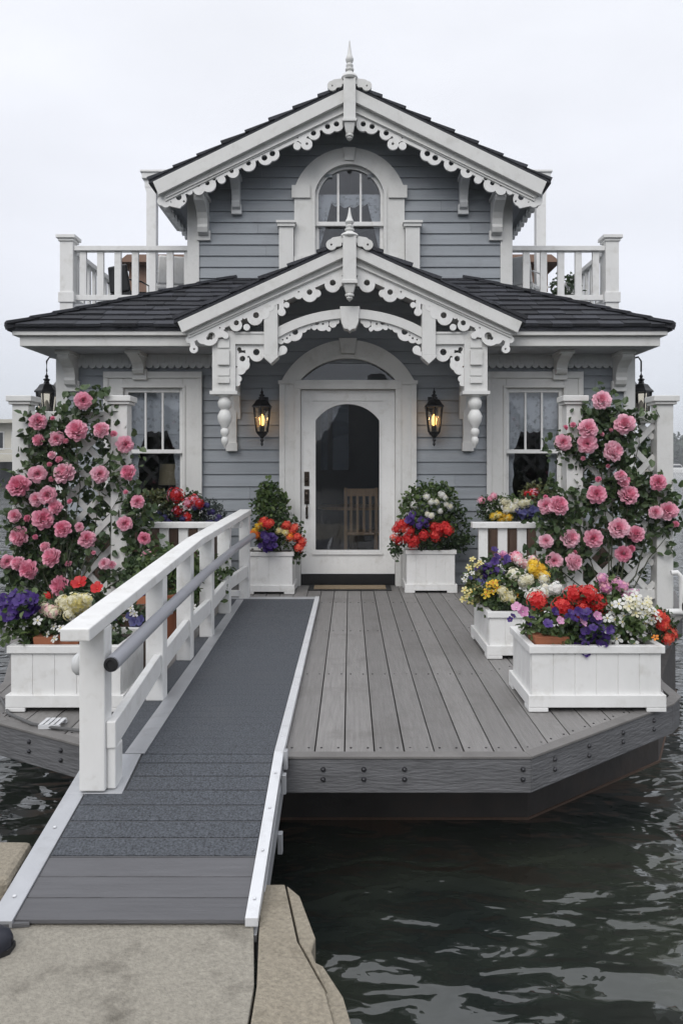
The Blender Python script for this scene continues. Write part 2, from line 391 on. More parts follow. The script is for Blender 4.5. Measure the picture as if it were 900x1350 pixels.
# low uneven ridges: banks of the far shores, and one added behind the camera
def ridge(name, x0, x1, y, depth, hfun, z0, n=80):
    mb = MB(); vs = []; fs = []
    for i in range(n + 1):
        x = x0 + (x1 - x0) * i / n; h = hfun(x)
        vs += [(x, y, z0), (x, y + depth * .15, z0 + h * .35), (x, y + depth * .5, z0 + h), (x, y + depth, z0)]
    for i in range(n):
        for k in range(3): fs.append((i * 4 + k, i * 4 + 4 + k, i * 4 + 5 + k, i * 4 + 1 + k))
    mb.add(vs, fs)
    return tag(mb.build(name, M['hill'], smooth=True), kind='structure')
ridge('far_shore_terrain', 40, 420, 240, 90, lambda x: 3.2 + 1.2 * math.sin(x * .05) + .5 * math.sin(x * .17), WZ - .1)
ridge('near_shore_terrain', -220, -22, 74, 40, lambda x: 1.6 + .5 * math.sin(x * .2), WZ - .1)
ridge('unseen_reflected_bank', -120, 120, -75, 30, lambda x: 8 + 3.5 * math.sin(x * .21) + 2.5 * math.sin(x * .51 + 1), WZ - .1).data.materials[0] = M['unseen_bank']  # unseen ridge behind the camera, added so the door glass reflects something dark

def leaves(name, pts, size, m, parent, bias=(0, -.4, .7), wid=.34, mb_extra=None):
    pts = np.asarray(pts, float); N = len(pts)
    d = nrg.normal(size=(N, 3)); d[:, 2] -= .15; d /= np.linalg.norm(d, axis=1)[:, None]
    nn = nrg.normal(size=(N, 3)) * .75 + np.array(bias); nn -= (nn * d).sum(1)[:, None] * d; nn /= np.linalg.norm(nn, axis=1)[:, None] + 1e-9
    l = np.cross(nn, d); s = (size * nrg.uniform(.6, 1.25, N))[:, None]
    V = np.empty((N, 6, 3)); V[:, 0] = pts
    V[:, 1] = pts + d * s * .35 + l * s * wid + nn * s * .10; V[:, 2] = pts + d * s * .75 + l * s * wid * .75 + nn * s * .06
    V[:, 3] = pts + d * s - nn * s * .1
    V[:, 4] = pts + d * s * .75 - l * s * wid * .75 + nn * s * .06; V[:, 5] = pts + d * s * .35 - l * s * wid + nn * s * .10
    idx = np.arange(N)[:, None] * 6
    F = np.concatenate([idx + np.array([[0, 1, 2, 3]]), idx + np.array([[0, 3, 4, 5]])], 0)
    me = bpy.data.meshes.new(name)
    me.from_pydata(V.reshape(-1, 3).tolist(), [], F.tolist()); me.materials.append(m)
    o = bpy.data.objects.new(name, me); COL.objects.link(o)
    return attach(o, parent)

# the wood on the far shore reads as one mass
pts = []
for i in range(150):
    cx = rnd.uniform(70, 190); cy = rnd.uniform(262, 300); h = rnd.uniform(5, 10.5); rr = rnd.uniform(2.5, 5)
    c = nrg.normal(size=(60, 3)); c /= np.linalg.norm(c, axis=1)[:, None]; c *= nrg.uniform(.6, 1, 60)[:, None]
    pts.append(np.array([cx, cy, 2.2 + h * .55]) + c * np.array([rr, rr, h * .55]))
tag(leaves('far_woods', np.concatenate(pts), 2.6, M['treeleaf'], None, wid=.5), 'dark band of trees on the far shore behind the right trellis', 'woods', kind='stuff')

# white cabin boat at the far shore
bt = empty('moored_boat', (101, 236, WZ), 'small white motor boat moored at the far shore by the right trellis', 'boat')
mb = MB(); mb.prism([(-5, 0), (4, 0), (6, 1.3), (-5, 1.2)], lambda u, v, w: (101 + u, 236 + w, WZ - .2 + v), -1.2, 1.2); mb.build('hull', M['white_clean'], bt)
mb = MB(); mb.prism([(-3, 0), (2.5, 0), (1.2, 1.6), (-2.6, 1.6)], lambda u, v, w: (101 + u, 236 + w, WZ + 1.05 + v), -.9, .9); mb.build('cabin', M['white_clean'], bt)
mb = MB(); mb.prism([(-2.6, .5), (1.9, .5), (1.3, 1.2), (-2.4, 1.2)], lambda u, v, w: (101 + u, 236 + w, WZ + 1.05 + v), -.93, .93); mb.build('window', M['darkglass'], bt)
mb = MB(); mb.box(60, 190, 243, 244, WZ - .2, .6)
tag(mb.build('sea_wall', M['stone']), 'low brown sea wall along the wooded far shore', 'wall')

# marina building on the left shore
mh = empty('marina_building', (-34, 72, WZ), 'two storey cream marina building with a balcony across the water at left', 'building')
mb = MB(); mb.box(-46, -26.5, 66, 78, 1.9, 5.0); mb.build('upper_storey', M['creamwall'], mh)
mb = MB(); mb.box(-46, -27.0, 66.6, 78, WZ, 1.9); mb.build('lower_storey', M['darkglass'], mh)
mb = MB(); mb.box(-46.4, -26.0, 65.0, 78.4, 5.0, 5.3); mb.build('roof', M['creamwall'], mh)
mb = MB(); mb.box(-46.3, -26.2, 64.6, 66, 1.65, 1.95); mb.build('balcony_floor', M['creamwall'], mh)
mb = MB()
for zz in (2.3, 2.75): mb.box(-46.2, -26.3, 64.66, 64.74, zz, zz + .07)
for k in range(12): mb.box(-46.2 + k * 1.8, -46.13 + k * 1.8, 64.66, 64.74, 1.95, 2.8)
mb.build('balcony_rail', M['frieze'], mh)
for k in range(6):
    x = -45.4 + k * 3.2
    f = MB(); f.box(x, x + 2.6, 65.95, 66.02, 2.7, 4.3); f = f.build('window', M['white'], mh)
    f2 = MB(); f2.box(x + .12, x + 2.48, 65.90, 65.96, 2.8, 4.2); f2.build('pane', M['darkglass'], f)
    d = MB(); d.box(x + .3, x + 1.9, 66.52, 66.62, -.2, 1.5); d.build('door', M['soffit'], mh)
mb = MB(); mb.box(-47, -25, 63, 79, WZ - .3, WZ + .12); tag(mb.build('marina_pontoon', M['hull']), 'dark floating pontoon under the cream marina building', 'pontoon')

# concrete dock in the foreground
DZ = -.164
dock = empty('dock', (-1, 1, DZ), 'stained concrete dock where the ramp lands, in the foreground', 'dock')
mb = MB()
mb.prism([(-1.62, -3), (-.235, -3), (-.290, 2.3), (-.345, 2.72), (-1.62, 2.72)], lambda u, v, w: (u * .9, v * .9, w), -1.4, DZ)
mb.build('slab', M['concrete'], dock, bevel=.003)
mb = MB()
mb.prism([(-.225, -3), (.34, -3), (.085, 1.55), (-.075, 2.28), (-.175, 2.52), (-.245, 2.86), (-.335, 2.86), (-.282, 2.3)], lambda u, v, w: (u * .9, v * .9, w), -1.4, DZ - .004)
mb.build('edge_slab', M['stone'], dock, bevel=.003)
mb = MB()
mb.prism([(-.068, 2.29), (-.168, 2.53), (-.238, 2.87), (-.185, 2.80), (-.115, 2.55), (-.125, 2.48)], lambda u, v, w: (u * .9, v * .9, w), -1.3, DZ - .012)
mb.prism([(.088, 1.56), (-.072, 2.275), (-.125, 2.45), (-.085, 2.42), (-.02, 2.28), (.125, 1.60)], lambda u, v, w: (u * .9, v * .9, w), -1.3, DZ - .02)
mb.build('edge_stone', M['stone'], dock, bevel=.004)
mb = MB(); mb.hexa([(-1.9, 2.455, -1.2), (-1.09, 2.455, -1.2), (-1.12, 2.75, -1.2), (-1.9, 2.75, -1.2), (-1.9, 2.455, -.08), (-1.105, 2.455, -.085), (-1.135, 2.72, -.09), (-1.9, 2.72, -.08)])
tag(mb.build('mooring_block', M['stone'], bevel=.02), 'rough tan stone block at the left end of the ramp', 'stone block')

# the toe of somebody's shoe at the left edge
shoe = empty('shoe', (-1.16, 2.215, DZ), 'dark navy shoe standing on the concrete at the left edge', 'shoe')
mb = MB()
prof = []
vs = []; fs = []; nseg = 14
for i, (x, wd, ht) in enumerate(((-1.305, .030, .075), (-1.285, .038, .10), (-1.215, .040, .105), (-1.145, .042, .085), (-1.085, .048, .066), (-1.035, .048, .056), (-1.005, .040, .046), (-0.990, .022, .034), (-0.985, .004, .022))):
    for k in range(nseg):
        a = math.pi * k / (nseg - 1)
        vs.append((x, 2.215 + math.cos(a) * wd, DZ + .014 + max(0, math.sin(a)) ** .7 * ht))
for i in range(8):
    for k in range(nseg - 1): fs.append((i * nseg + k, i * nseg + k + 1, (i + 1) * nseg + k + 1, (i + 1) * nseg + k))
    fs.append((i * nseg, (i + 1) * nseg, (i + 1) * nseg + nseg - 1, i * nseg + nseg - 1))
fs.append(tuple(range(nseg)))
mb.add(vs, fs); mb.build('upper', M['navy'], shoe, smooth=True)
mb = MB(); mb.prism([(-1.43, -.03), (-1.40, -.042), (-1.2, -.052), (-1.13, -.046), (-1.098, -.02), (-1.098, .02), (-1.13, .046), (-1.2, .052), (-1.285, .042), (-1.43, .03)], lambda u, v, w: (u + .115, 2.215 + v, w), DZ + .001, DZ + .016)
mb.build('sole', M['rubber'], shoe)
mb = MB(); mb.prism([(-1.30, 2.62), (-1.12, 2.63), (-1.09, 2.585), (-1.32, 2.56)], lambda u, v, w: (u * .9, v * .9, w), DZ + .002, DZ + .014)
tag(mb.build('metal_plate', M['fascia']), 'small dark metal plate on the concrete beside the ramp foot', 'plate')

# ---------------------------------------------------------------- floating deck
deck = empty('floating_deck', (0, 5, 0), 'grey planked floating deck with angled bow corners carrying the house', 'deck')
EDGE = [(-3.25, 7.6), (-2.95, 6.4), (-2.3, 5.2), (-2.0, 4.4), (-1.95, 3.95), (-1.71, 3.70), (-1.19, 3.40), (-.80, 3.27), (.78, 3.27), (1.70, 4.0), (1.79, 4.12), (1.81, 4.4), (2.0, 5.2), (2.76, 6.30), (3.25, 7.6)]
ex = np.array([p[0] for p in EDGE]); ey = np.array([p[1] for p in EDGE])
yfront = lambda x: float(np.interp(x, ex, ey))
mb = MB(); x = -.023 - .131 * 24
while x < 3.2:
    a, b = x + .003, x + .128
    if a > -3.2 and b < 3.2:
        ya, yb = yfront(a) + .055, yfront(b) + .055
        j = rnd.uniform(-.0015, .0015)
        mb.hexa([(a, ya, -.028), (b, yb, -.028), (b, 8.0, -.028), (a, 8.0, -.028), (a, ya, j), (b, yb, j), (b, 8.0, j), (a, 8.0, j)])
    x += .131
mb.build('deck_boards', M['deck'], deck, bevel=.002)
mb = MB()
for k in range(48):
    x = -.023 - .131 * 24 + .131 * k
    for dx in (.028, .103):
        y0 = yfront(x + dx) + .10
        for yy in (y0, y0 + 1.2, y0 + 2.4, y0 + 3.6):
            if yy < 7.8: mb.lathe([(.005, -.004), (.005, .0022), (.001, .0024)], (x + dx, yy, 0), 6)
mb.build('screw', M['steel'], deck)
mb = MB(); mb.prism(EDGE + [(3.25, 14.2), (-3.25, 14.2)], lambda u, v, w: (u * .985, v + .05, w), -.15, -.034); mb.build('deck_frame', M['hull'], deck)
hull_poly = [(-.94, 4.02), (.94, 4.02), (1.95, 4.80), (2.7, 6.3), (3.05, 8), (3.05, 14), (-3.05, 14), (-3.05, 8), (-2.7, 6.3), (-1.95, 4.80)]
mb = MB(); mb.prism(hull_poly, lambda u, v, w: (u, v, w), -1.1, -.152); mb.build('hull', M['hull'], deck)
mb = MB(); mb.prism(hull_poly, lambda u, v, w: (u * 1.004, 8 + (v - 8) * 1.002 if v > 4.5 else v - .006, w), WZ - .06, WZ + .012); mb.build('waterline', M['brown'], deck)
fa, rm = MB(), MB()
nrm = []
for i, (p, q) in enumerate(zip(EDGE[:-1], EDGE[1:])):
    dx, dy = q[0] - p[0], q[1] - p[1]; L_ = math.hypot(dx, dy); nrm.append((-dy / L_, dx / L_))
offs = []
for i in range(len(EDGE)):
    n1 = nrm[max(i - 1, 0)]; n2 = nrm[min(i, len(nrm) - 1)]
    nx, ny = n1[0] + n2[0], n1[1] + n2[1]; k = 2 / (nx * nx + ny * ny); offs.append((nx * k, ny * k))
for i in range(len(EDGE) - 1):
    def o(j, d): return EDGE[j][0] + offs[j][0] * d, EDGE[j][1] + offs[j][1] * d
    a0, a1, b0, b1 = o(i, 0), o(i, .05), o(i + 1, 0), o(i + 1, .05)
    fa.hexa([(*a0, -.158), (*b0, -.158), (*b1, -.158), (*a1, -.158), (*a0, -.012), (*b0, -.012), (*b1, -.012), (*a1, -.012)])
    a0, a1, b0, b1 = o(i, -.006), o(i, .052), o(i + 1, -.006), o(i + 1, .052)
    rm.hexa([(*a0, -.010), (*b0, -.010), (*b1, -.010), (*a1, -.010), (*a0, .003), (*b0, .003), (*b1, .003), (*a1, .003)])
fa.build('fascia', M['fascia'], deck, bevel=.004); rm.build('rim_board', M['rim'], deck, bevel=.003)
bolt0 = None
def bolt(x, y, z, ang):
    global bolt0
    if bolt0 is None:
        b = MB(); b.lathe([(.011, 0), (.011, -.004), (.007, -.010), (.003, -.012)], (0, 0, 0), 8, 'y'); bolt0 = b.build('bolt', M['steel']); o = bolt0
    else:
        o = bolt0.copy(); COL.objects.link(o)
    o.location = (x, y, z); o.rotation_euler = (0, 0, ang); attach(o, deck)
for x in (-.30, -.115, .06, .235, .745):
    for z in (-.055, -.098): bolt(x, 3.27, z, 0)
for t in (.14, .36, .60, .84):
    for z in (-.05, -.095): bolt(.78 + .92 * t, 3.27 + .73 * t, z, math.atan2(.73, .92))
for t in (.25, .62):
    for z in (-.05, -.095): bolt(-1.19 - .52 * t, 3.40 + .30 * t, z, -math.atan2(.30, .52))

# ---------------------------------------------------------------- boarding ramp with its railing
ramp = empty('boarding_ramp', (-.66, 2.4, -.16), 'gritty slate grey boarding ramp with white railing on its left side', 'ramp')
def zr(Y): return -.15 + .19 * (Y - 2.3) if Y < 3.22 else .0248 + .002 * (Y - 3.22)
def slab(mb, x0, x1, y0, y1, b, t):
    mb.hexa([(x0, y0, zr(y0) + b), (x1, y0, zr(y0) + b), (x1, y1, zr(y1) + b), (x0, y1, zr(y1) + b), (x0, y0, zr(y0) + t), (x1, y0, zr(y0) + t), (x1, y1, zr(y1) + t), (x0, y1, zr(y1) + t)])
bd, gr = MB(), MB()
y = 2.33; k = 0
while y < 3.20:
    y2 = min(y + .0915, 3.22)
    xl = -1.03 if y < 2.95 else -.88
    slab(bd, xl, -.322, y + .004, y2, -.014, 0)
    if k >= 3: slab(gr, xl + .004, -.325, y + .006, y2 - .002, .0005, .004)
    y = y2; k += 1
slab(bd, -1.10, -.322, 3.222, 7.0, -.020, 0)
bd.build('ramp_boards', M['rboard'], ramp, bevel=.002)
y = 3.224
while y < 6.95:
    y2 = min(y + .0925, 6.95)
    slab(gr, -1.09, -.325, y + .0015, y2, .0005, .004); y = y2
gr.build('grit_mat', M['grit'], ramp)
st = MB()
slab(st, -1.105, -1.032, 2.32, 2.95, -.016, .006)
slab(st, -1.105, -.885, 2.95, 3.22, -.03, .0065)
st.hexa([(-.955, 3.222, zr(3.222) + .0045), (-.870, 3.222, zr(3.222) + .0045), (-.965, 6.9, zr(6.9) + .0045), (-1.03, 6.9, zr(6.9) + .0045),
         (-.955, 3.222, zr(3.222) + .009), (-.870, 3.222, zr(3.222) + .009), (-.965, 6.9, zr(6.9) + .009), (-1.03, 6.9, zr(6.9) + .009)])
slab(st, -1.10, -.325, 6.952, 7.06, -.02, .006)
st.build('edge_strip', M['alu'], ramp, bevel=.002)
st = MB(); slab(st, -.321, -.281, 2.325, 3.22, -.016, .012); slab(st, -.321, -.281, 3.22, 7.03, -.02, .014)
for yy in (2.40, 2.62, 2.85, 3.07, 3.4, 3.8, 4.2, 4.7, 5.2, 5.7, 6.2):
    st.lathe([(.006, 0), (.006, .0035), (.001, .005)], (-.301, yy, zr(yy) + .014), 8)
for yy in (2.42, 2.75): st.lathe([(.007, 0), (.007, .0035), (.001, .005)], (-1.068, yy, zr(yy) + .006), 8)
st.build('edge_rail', M['alu_bright'], ramp, bevel=.002)
sb = MB(); sb.hexa([(-.300, 2.32, zr(2.32) - .06), (-.284, 2.32, zr(2.32) - .06), (-.284, 3.20, -.02), (-.300, 3.20, -.02), (-.300, 2.32, zr(2.32) - .036), (-.284, 2.32, zr(2.32) - .036), (-.284, 3.20, zr(3.2) - .036), (-.300, 3.20, zr(3.2) - .036)])
sb.hexa([(-.300, 2.36, zr(2.36) - .15), (-.282, 2.36, zr(2.36) - .15), (-.282, 3.24, -.15), (-.300, 3.24, -.15), (-.300, 2.36, zr(2.36) - .062), (-.282, 2.36, zr(2.36) - .062), (-.282, 3.24, -.03), (-.300, 3.24, -.03)])
for yy, zz in ((2.95, -.26), (3.12, -.10), (3.2, -.03)): sb.box(-.281, -.262, yy, yy + .03, zz, zz + .08)
sb.build('side_beam', M['alu'], ramp, bevel=.003)
posts = [(2.99, -1.0), (3.99, -1.015), (4.80, -1.04), (5.45, -1.025), (6.30, -1.035), (7.02, -.972)]
ry = [2.76, 5.05, 7.09]; rz = [.660, .775, .850]
rail_z = lambda y: float(np.interp(y, ry, rz))
rail_x = lambda y: float(np.interp(y, [2.76, 5.05, 7.09], [-1.0, -1.03, -.972]))
for i, (yy, xx) in enumerate(posts):
    p = MB(); hw = .046 if i else .050
    p.box(xx - hw, xx + hw, yy - .045, yy + .045, zr(yy) + .004 if i else zr(yy) + .006, rail_z(yy) - .05)
    if i == 0: p.box(xx + hw, xx + hw + .034, yy - .02, yy + .075, zr(yy) + .006, .15)
    p.build('post', M['white_clean'], ramp, bevel=.005)
for a, b in ((0, 1), (1, 2)):
    t = MB(); t.bar((rail_x(ry[a]), ry[a], rz[a] - .024), (rail_x(ry[b]), ry[b] - .002, rz[b] - .024), .108, .048); t.build('top_rail', M['white_clean'], ramp, bevel=.005)
for (ya, xa), (yb, xb) in zip(posts[:-1], posts[1:]):
    za = float(np.interp(ya, [2.93, 7.02], [.20, .285])); zb = float(np.interp(yb, [2.93, 7.02], [.20, .285]))
    first = ya < 3.1
    t = MB(); t.bar((xa + (.069 if first else .016), ya + (-.03 if first else .046), za), (xb + .016, yb - .046, zb), .036, .105); t.build('bottom_rail', M['white_clean'], ramp, bevel=.004)
hp = [(-.910, 2.90, .494), (-.93, 3.9, .522), (-.945, 5.0, .552), (-.93, 6.2, .585), (-.90, 7.05, .605)]
t = MB(); t.tube(hp, .030, 18); hr = t.build('handrail', M['pipe'], ramp, smooth=True)
t = MB(); t.lathe([(.026, 0), (.028, -.006), (.018, -.008), (.016, -.002)], (-.910, 2.898, .494), 16, 'y'); t.build('end_cap', M['rubber'], hr)
for yy, xx in posts[1:5]:
    z = float(np.interp(yy, [p[1] for p in hp], [p[2] for p in hp])) - .03
    t = MB(); t.box(xx + .047, float(np.interp(yy, [p[1] for p in hp], [p[0] for p in hp])), yy - .012, yy + .012, z - .02, z); t.build('bracket', M['pipe'], hr)
t = MB(); t.lathe([(.0, -.02), (.032, -.02), (.044, -.006), (.044, .006), (.032, .02), (0, .02)], (-1.068, 3.0, .47), 20, 'x'); t.build('wall_knob', M['frieze'], ramp, smooth=True)

# ---------------------------------------------------------------- the house
house = empty('floating_house', (0, 10, 0), 'two storey blue grey gingerbread house with white trim on the floating deck', 'house')
YW, YU = 8.0, 8.6
def H(mb, name, m, bevel=0, smooth=False, parent=None): return mb.build(name, M[m] if isinstance(m, str) else m, parent or house, bevel, smooth)

def siding(mb, Y, z0, z1, c, xr, openings=(), thick=.09):
    z = z0
    while z < z1 - .01:
        zb = min(z + c, z1); zm = (z + zb) / 2
        ra, rb = xr(z), xr(zb - .001)
        segs = [(ra[0], ra[1], rb[0], rb[1])] if ra[1] - ra[0] > .02 else []
        for op in openings:
            r = op(zm)
            if r is None: continue
            new = []
            for s in segs:
                if r[0] >= s[1] or r[1] <= s[0]: new.append(s); continue
                if s[0] < r[0]: new.append((s[0], r[0], s[2], r[0]))
                if r[1] < s[1]: new.append((r[1], s[1], r[1], s[3]))
            segs = new
        cut = []
        for a, b, a2, b2 in segs:
            x = a + rnd.uniform(.5, 2.6)
            while x < min(b, b2) - .3 and x > max(a, a2):
                cut.append((a, x - .001, a2, x - .001)); a = a2 = x + .001; x += rnd.uniform(1.4, 3)
            cut.append((a, b, a2, b2))
        for a, b, a2, b2 in cut:
            if b2 < a2: a2 = b2 = (a2 + b2) / 2
            mb.hexa([(a, Y - .020, z), (b, Y - .020, z), (b, Y + thick, z), (a, Y + thick, z), (a2, Y - .003, zb), (b2, Y - .003, zb), (b2, Y + thick, zb), (a2, Y + thick, zb)])
        z = zb
WIN = [(-2.37, -1.75, .80, 2.075), (1.635, 2.235, .80, 2.075)]
DCX = -.02
def door_open(z): return (DCX - .60, DCX + .60) if z < 2.12 else ((DCX - .5, DCX + .5) if z < 2.40 else None)
ops = [(lambda z, q=q: (q[0] - .05, q[1] + .05) if q[2] - .05 < z < q[3] + .03 else None) for q in WIN] + [door_open]
PA, PS = 3.305, .456        # porch gable apex and slope
def xr_low(z):
    if z < 2.42: return (-3.05, 2.96)
    h = min(1.45, (PA - .06 - z) / PS); return (-h, h)
mb = MB(); siding(mb, YW, 0.005, 3.22, .1295, xr_low, ops); H(mb, 'wall', 'siding')
UA, US = 5.335, .484        # upper gable apex and slope
UW0, UWS = -.011, None
def up_open(z):
    if z < 3.5: return None
    if z < 4.35: return (-.43, .43)
    return (-.36, .36) if z < 4.52 else ((-.2, .2) if z < 4.64 else None)
mb = MB(); siding(mb, YU, 2.75, 5.2, .1265, lambda z: (-min(1.80, (UA - .06 - z) / US), min(1.80, (UA - .06 - z) / US)), [up_open]); H(mb, 'wall', 'siding')
# side and rear walls
mb = MB()
for sx in (-1, 1):
    for k in range(19):
        z = .005 + k * .1295
        XW = 3.058 if sx < 0 else 2.968; a, b = sx * XW, sx * (XW - .1)
        mb.hexa([(sx * XW, YW + .02, z), (sx * XW, 13.5, z), (b, 13.5, z), (b, YW + .02, z), (sx * (XW - .015), YW + .02, z + .1295), (sx * (XW - .015), 13.5, z + .1295), (b, 13.5, z + .1295), (b, YW + .02, z + .1295)])
    for k in range(15):
        z = 2.75 + k * .1265
        mb.hexa([(sx * 1.808, YU + .02, z), (sx * 1.808, 12.4, z), (sx * 1.72, 12.4, z), (sx * 1.72, YU + .02, z), (sx * 1.793, YU + .02, z + .1265), (sx * 1.793, 12.4, z + .1265), (sx * 1.72, 12.4, z + .1265), (sx * 1.72, YU + .02, z + .1265)])
mb.box(-3.04, -.60, 13.4, 13.5, .005, 2.46); mb.box(.1, 2.95, 13.4, 13.5, .005, 2.46); mb.box(-.599, .099, 13.4, 13.5, .005, 1.0); mb.box(-.599, .099, 13.4, 13.5, 2.35, 2.46)
mb.prism([(-1.79, 2.75), (1.79, 2.75), (1.79, 4.4), (0, 5.27), (-1.79, 4.4)], XZ, 12.3, 12.39)
H(mb, 'side_wall', 'siding')
# rooms behind the glass
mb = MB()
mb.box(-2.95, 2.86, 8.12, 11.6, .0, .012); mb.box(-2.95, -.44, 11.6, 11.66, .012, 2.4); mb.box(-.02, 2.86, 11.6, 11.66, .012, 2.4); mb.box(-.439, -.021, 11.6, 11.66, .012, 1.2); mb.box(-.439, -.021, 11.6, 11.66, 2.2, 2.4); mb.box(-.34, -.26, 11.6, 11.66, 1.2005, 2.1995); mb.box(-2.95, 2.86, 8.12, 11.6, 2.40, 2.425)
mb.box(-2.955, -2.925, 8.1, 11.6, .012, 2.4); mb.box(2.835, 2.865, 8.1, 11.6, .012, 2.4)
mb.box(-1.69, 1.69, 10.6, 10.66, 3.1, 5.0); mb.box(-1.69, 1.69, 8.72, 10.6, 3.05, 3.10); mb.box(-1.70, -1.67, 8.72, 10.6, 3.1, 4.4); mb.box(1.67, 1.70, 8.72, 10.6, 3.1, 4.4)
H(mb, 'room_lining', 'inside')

g = MB(); g.box(-.45, -.01, 11.62, 11.624, 1.15, 2.25); H(g, 'rear_pane', 'tintglass')
# corner boards
for x0, x1, y0, z0, z1 in ((-3.085, -2.965, YW - .03, .0, 2.42), (2.875, 2.995, YW - .03, .0, 2.42), (-1.835, -1.70, YU - .03, 2.9, 4.42), (1.70, 1.835, YU - .03, 2.9, 4.42)):
    mb = MB(); mb.box(x0, x1, y0, y0 + .125, z0, z1); H(mb, 'corner_board', 'white', .004)

# scalloped frieze under the eaves
for a, b in ((-2.96, -1.31), (1.31, 2.87)):
    n = round((b - a) / .0735); p = (b - a) / n
    def f(U, V):
        k = np.clip(np.floor((U - a) / p), 0, n - 1); cx = a + (k + .5) * p
        return union(rect(U, V, a, b, 2.318, 2.425), circ(U, V, cx, 2.316, p * .47))
    mb = plate(f, a - .01, b + .01, 2.25, 2.44, .006, XZ, YW - .052, YW - .022)
    for k in range(n):
        cx = a + (k + .5) * p; mb.box(cx - .010, cx + .010, YW - .060, YW - .051, 2.33, 2.405)
    H(mb, 'frieze', 'frieze')

# lower roof: hipped, with fascia and soffit
def shingles(mb, O, U, V, poly, ex=.135, tw=.2, th=.016):
    O, U, V = Vector(O), Vector(U).normalized(), Vector(V).normalized(); N = U.cross(V).normalized()
    if N.z < 0: N = -N
    vs = [p[1] for p in poly]; v = min(vs); vmax = max(vs)
    def rng(v):
        xs = []
        for (u1, v1), (u2, v2) in zip(poly, poly[1:] + poly[:1]):
            if (v1 - v) * (v2 - v) < 0 or v1 == v: xs.append(u1 + (u2 - u1) * ((v - v1) / (v2 - v1) if v2 != v1 else 0))
        return (min(xs), max(xs)) if len(xs) > 1 else None
    while v < vmax - .02:
        v2 = min(v + ex, vmax)
        r = rng(v + (v2 - v) * .5)
        if r:
            u = r[0]
            while u < r[1] - .01:
                u2 = min(u + tw * rnd.uniform(.6, 1.5), r[1])
                if r[1] - u2 < .05: u2 = r[1]
                t = th * rnd.uniform(.85, 1.5); d = rnd.uniform(-.010, .006)
                P = lambda a, b, c: O + U * a + V * b + N * c
                g = .002
                mb.hexa([P(u + g, v - .02 + d, 0), P(u2 - g, v - .02 + d, 0), P(u2 - g, v2 + .03, 0), P(u + g, v2 + .03, 0), P(u + g, v - .02 + d, t + .012), P(u2 - g, v - .02 + d, t + .012), P(u2 - g, v2 + .03, .004), P(u + g, v2 + .03, .004)])
                u = u2
        v = v2
EXS, EY, EZ = {-1: 3.34, 1: 3.145}, 7.40, 2.625
HX, HY, HZ = 1.34, 8.62, 3.385
mb = MB()
fv = Vector((0, HY - EY, HZ - EZ)); fl = fv.length
for s in (-1, 1):
    EX = EXS[s]
    # front slope, outside the porch valley
    shingles(mb, (0, EY, EZ), (1, 0, 0), fv, [(s * EX, 0), (s * 1.50, 0), (s * .05, fl * .93), (s * .05, fl), (s * HX, fl)])
    sv = Vector((-s * (EX - HX), 0, HZ - EZ)); sl = sv.length
    shingles(mb, (s * EX, 0, EZ), (0, 1, 0), sv, [(EY, 0), (HY, sl), (HY + .02, sl), (HY + .02, 0)])
    shingles(mb, (s * EX, 0, EZ), (0, 1, 0), sv, [(HY + .02, 0), (HY + .02, sl * .56), (13.7, sl * .56), (13.7, 0)], tw=.3)
    # hip caps
    a, b = Vector((s * (EX + .01), EY - .01, EZ + .012)), Vector((s * HX, HY, HZ + .012)); n = 11
    mb.bar(a - Vector((0, 0, .025)), b - Vector((0, 0, .025)), .10, .05)
    for k in range(n):
        p, q = a.lerp(b, k / n), a.lerp(b, (k + 1.15) / n)
        mb.bar(p + Vector((0, 0, .010)), q + Vector((0, 0, -.004)), .15, .026)
H(mb, 'roof', 'shingle')
mb = MB()
for s in (-1, 1):
    EX = EXS[s]
    P = [(s * EX, EY, EZ), (s * 1.50, EY, EZ), (s * .05, EY + .93 * (HY - EY), EZ + .93 * (HZ - EZ)), (s * HX, HY, HZ)]
    mb.add([*P, *[(a, b + .01, c - .05) for a, b, c in P]], [(0, 1, 2, 3), (4, 5, 6, 7), (0, 1, 5, 4), (1, 2, 6, 5), (2, 3, 7, 6), (3, 0, 4, 7)])
    P = [(s * EX, EY, EZ), (s * EX, 13.7, EZ), (s * HX, 13.7, HZ), (s * HX, HY, HZ)]
    mb.add([*P, *[(a, b, c - .05) for a, b, c in P]], [(0, 1, 2, 3), (4, 5, 6, 7), (0, 1, 5, 4), (1, 2, 6, 5), (2, 3, 7, 6), (3, 0, 4, 7)])
H(mb, 'roof_deck', 'shingle')
for s in (-1, 1):
    mb = MB()
    E = EXS[s]
    xa, xb = sorted((s * 1.35, s * (E - .04))); mb.box(xa, xb, 7.42, 7.47, 2.535, 2.640)
    xa, xb = sorted((s * 1.35, s * (E - .095))); mb.box(xa, xb, 7.465, 7.515, 2.435, 2.533)
    xa, xb = sorted((s * (E - .09), s * (E - .04))); mb.box(xa, xb, 7.472, 13.6, 2.535, 2.640)
    xa, xb = sorted((s * (E - .145), s * (E - .095))); mb.box(xa, xb, 7.517, 13.55, 2.435, 2.533)
    H(mb, 'fascia', 'white', .004)
    mb = MB()
    xa, xb = sorted((s * 1.28, s * (E - .14))); mb.box(xa, xb, 7.50, YW, 2.428, 2.445)
    xa, xb = sorted((s * (E - .30), s * (E - .14))); mb.box(xa, xb, YW + .002, 13.5, 2.428, 2.445)
    H(mb, 'soffit', 'soffit')

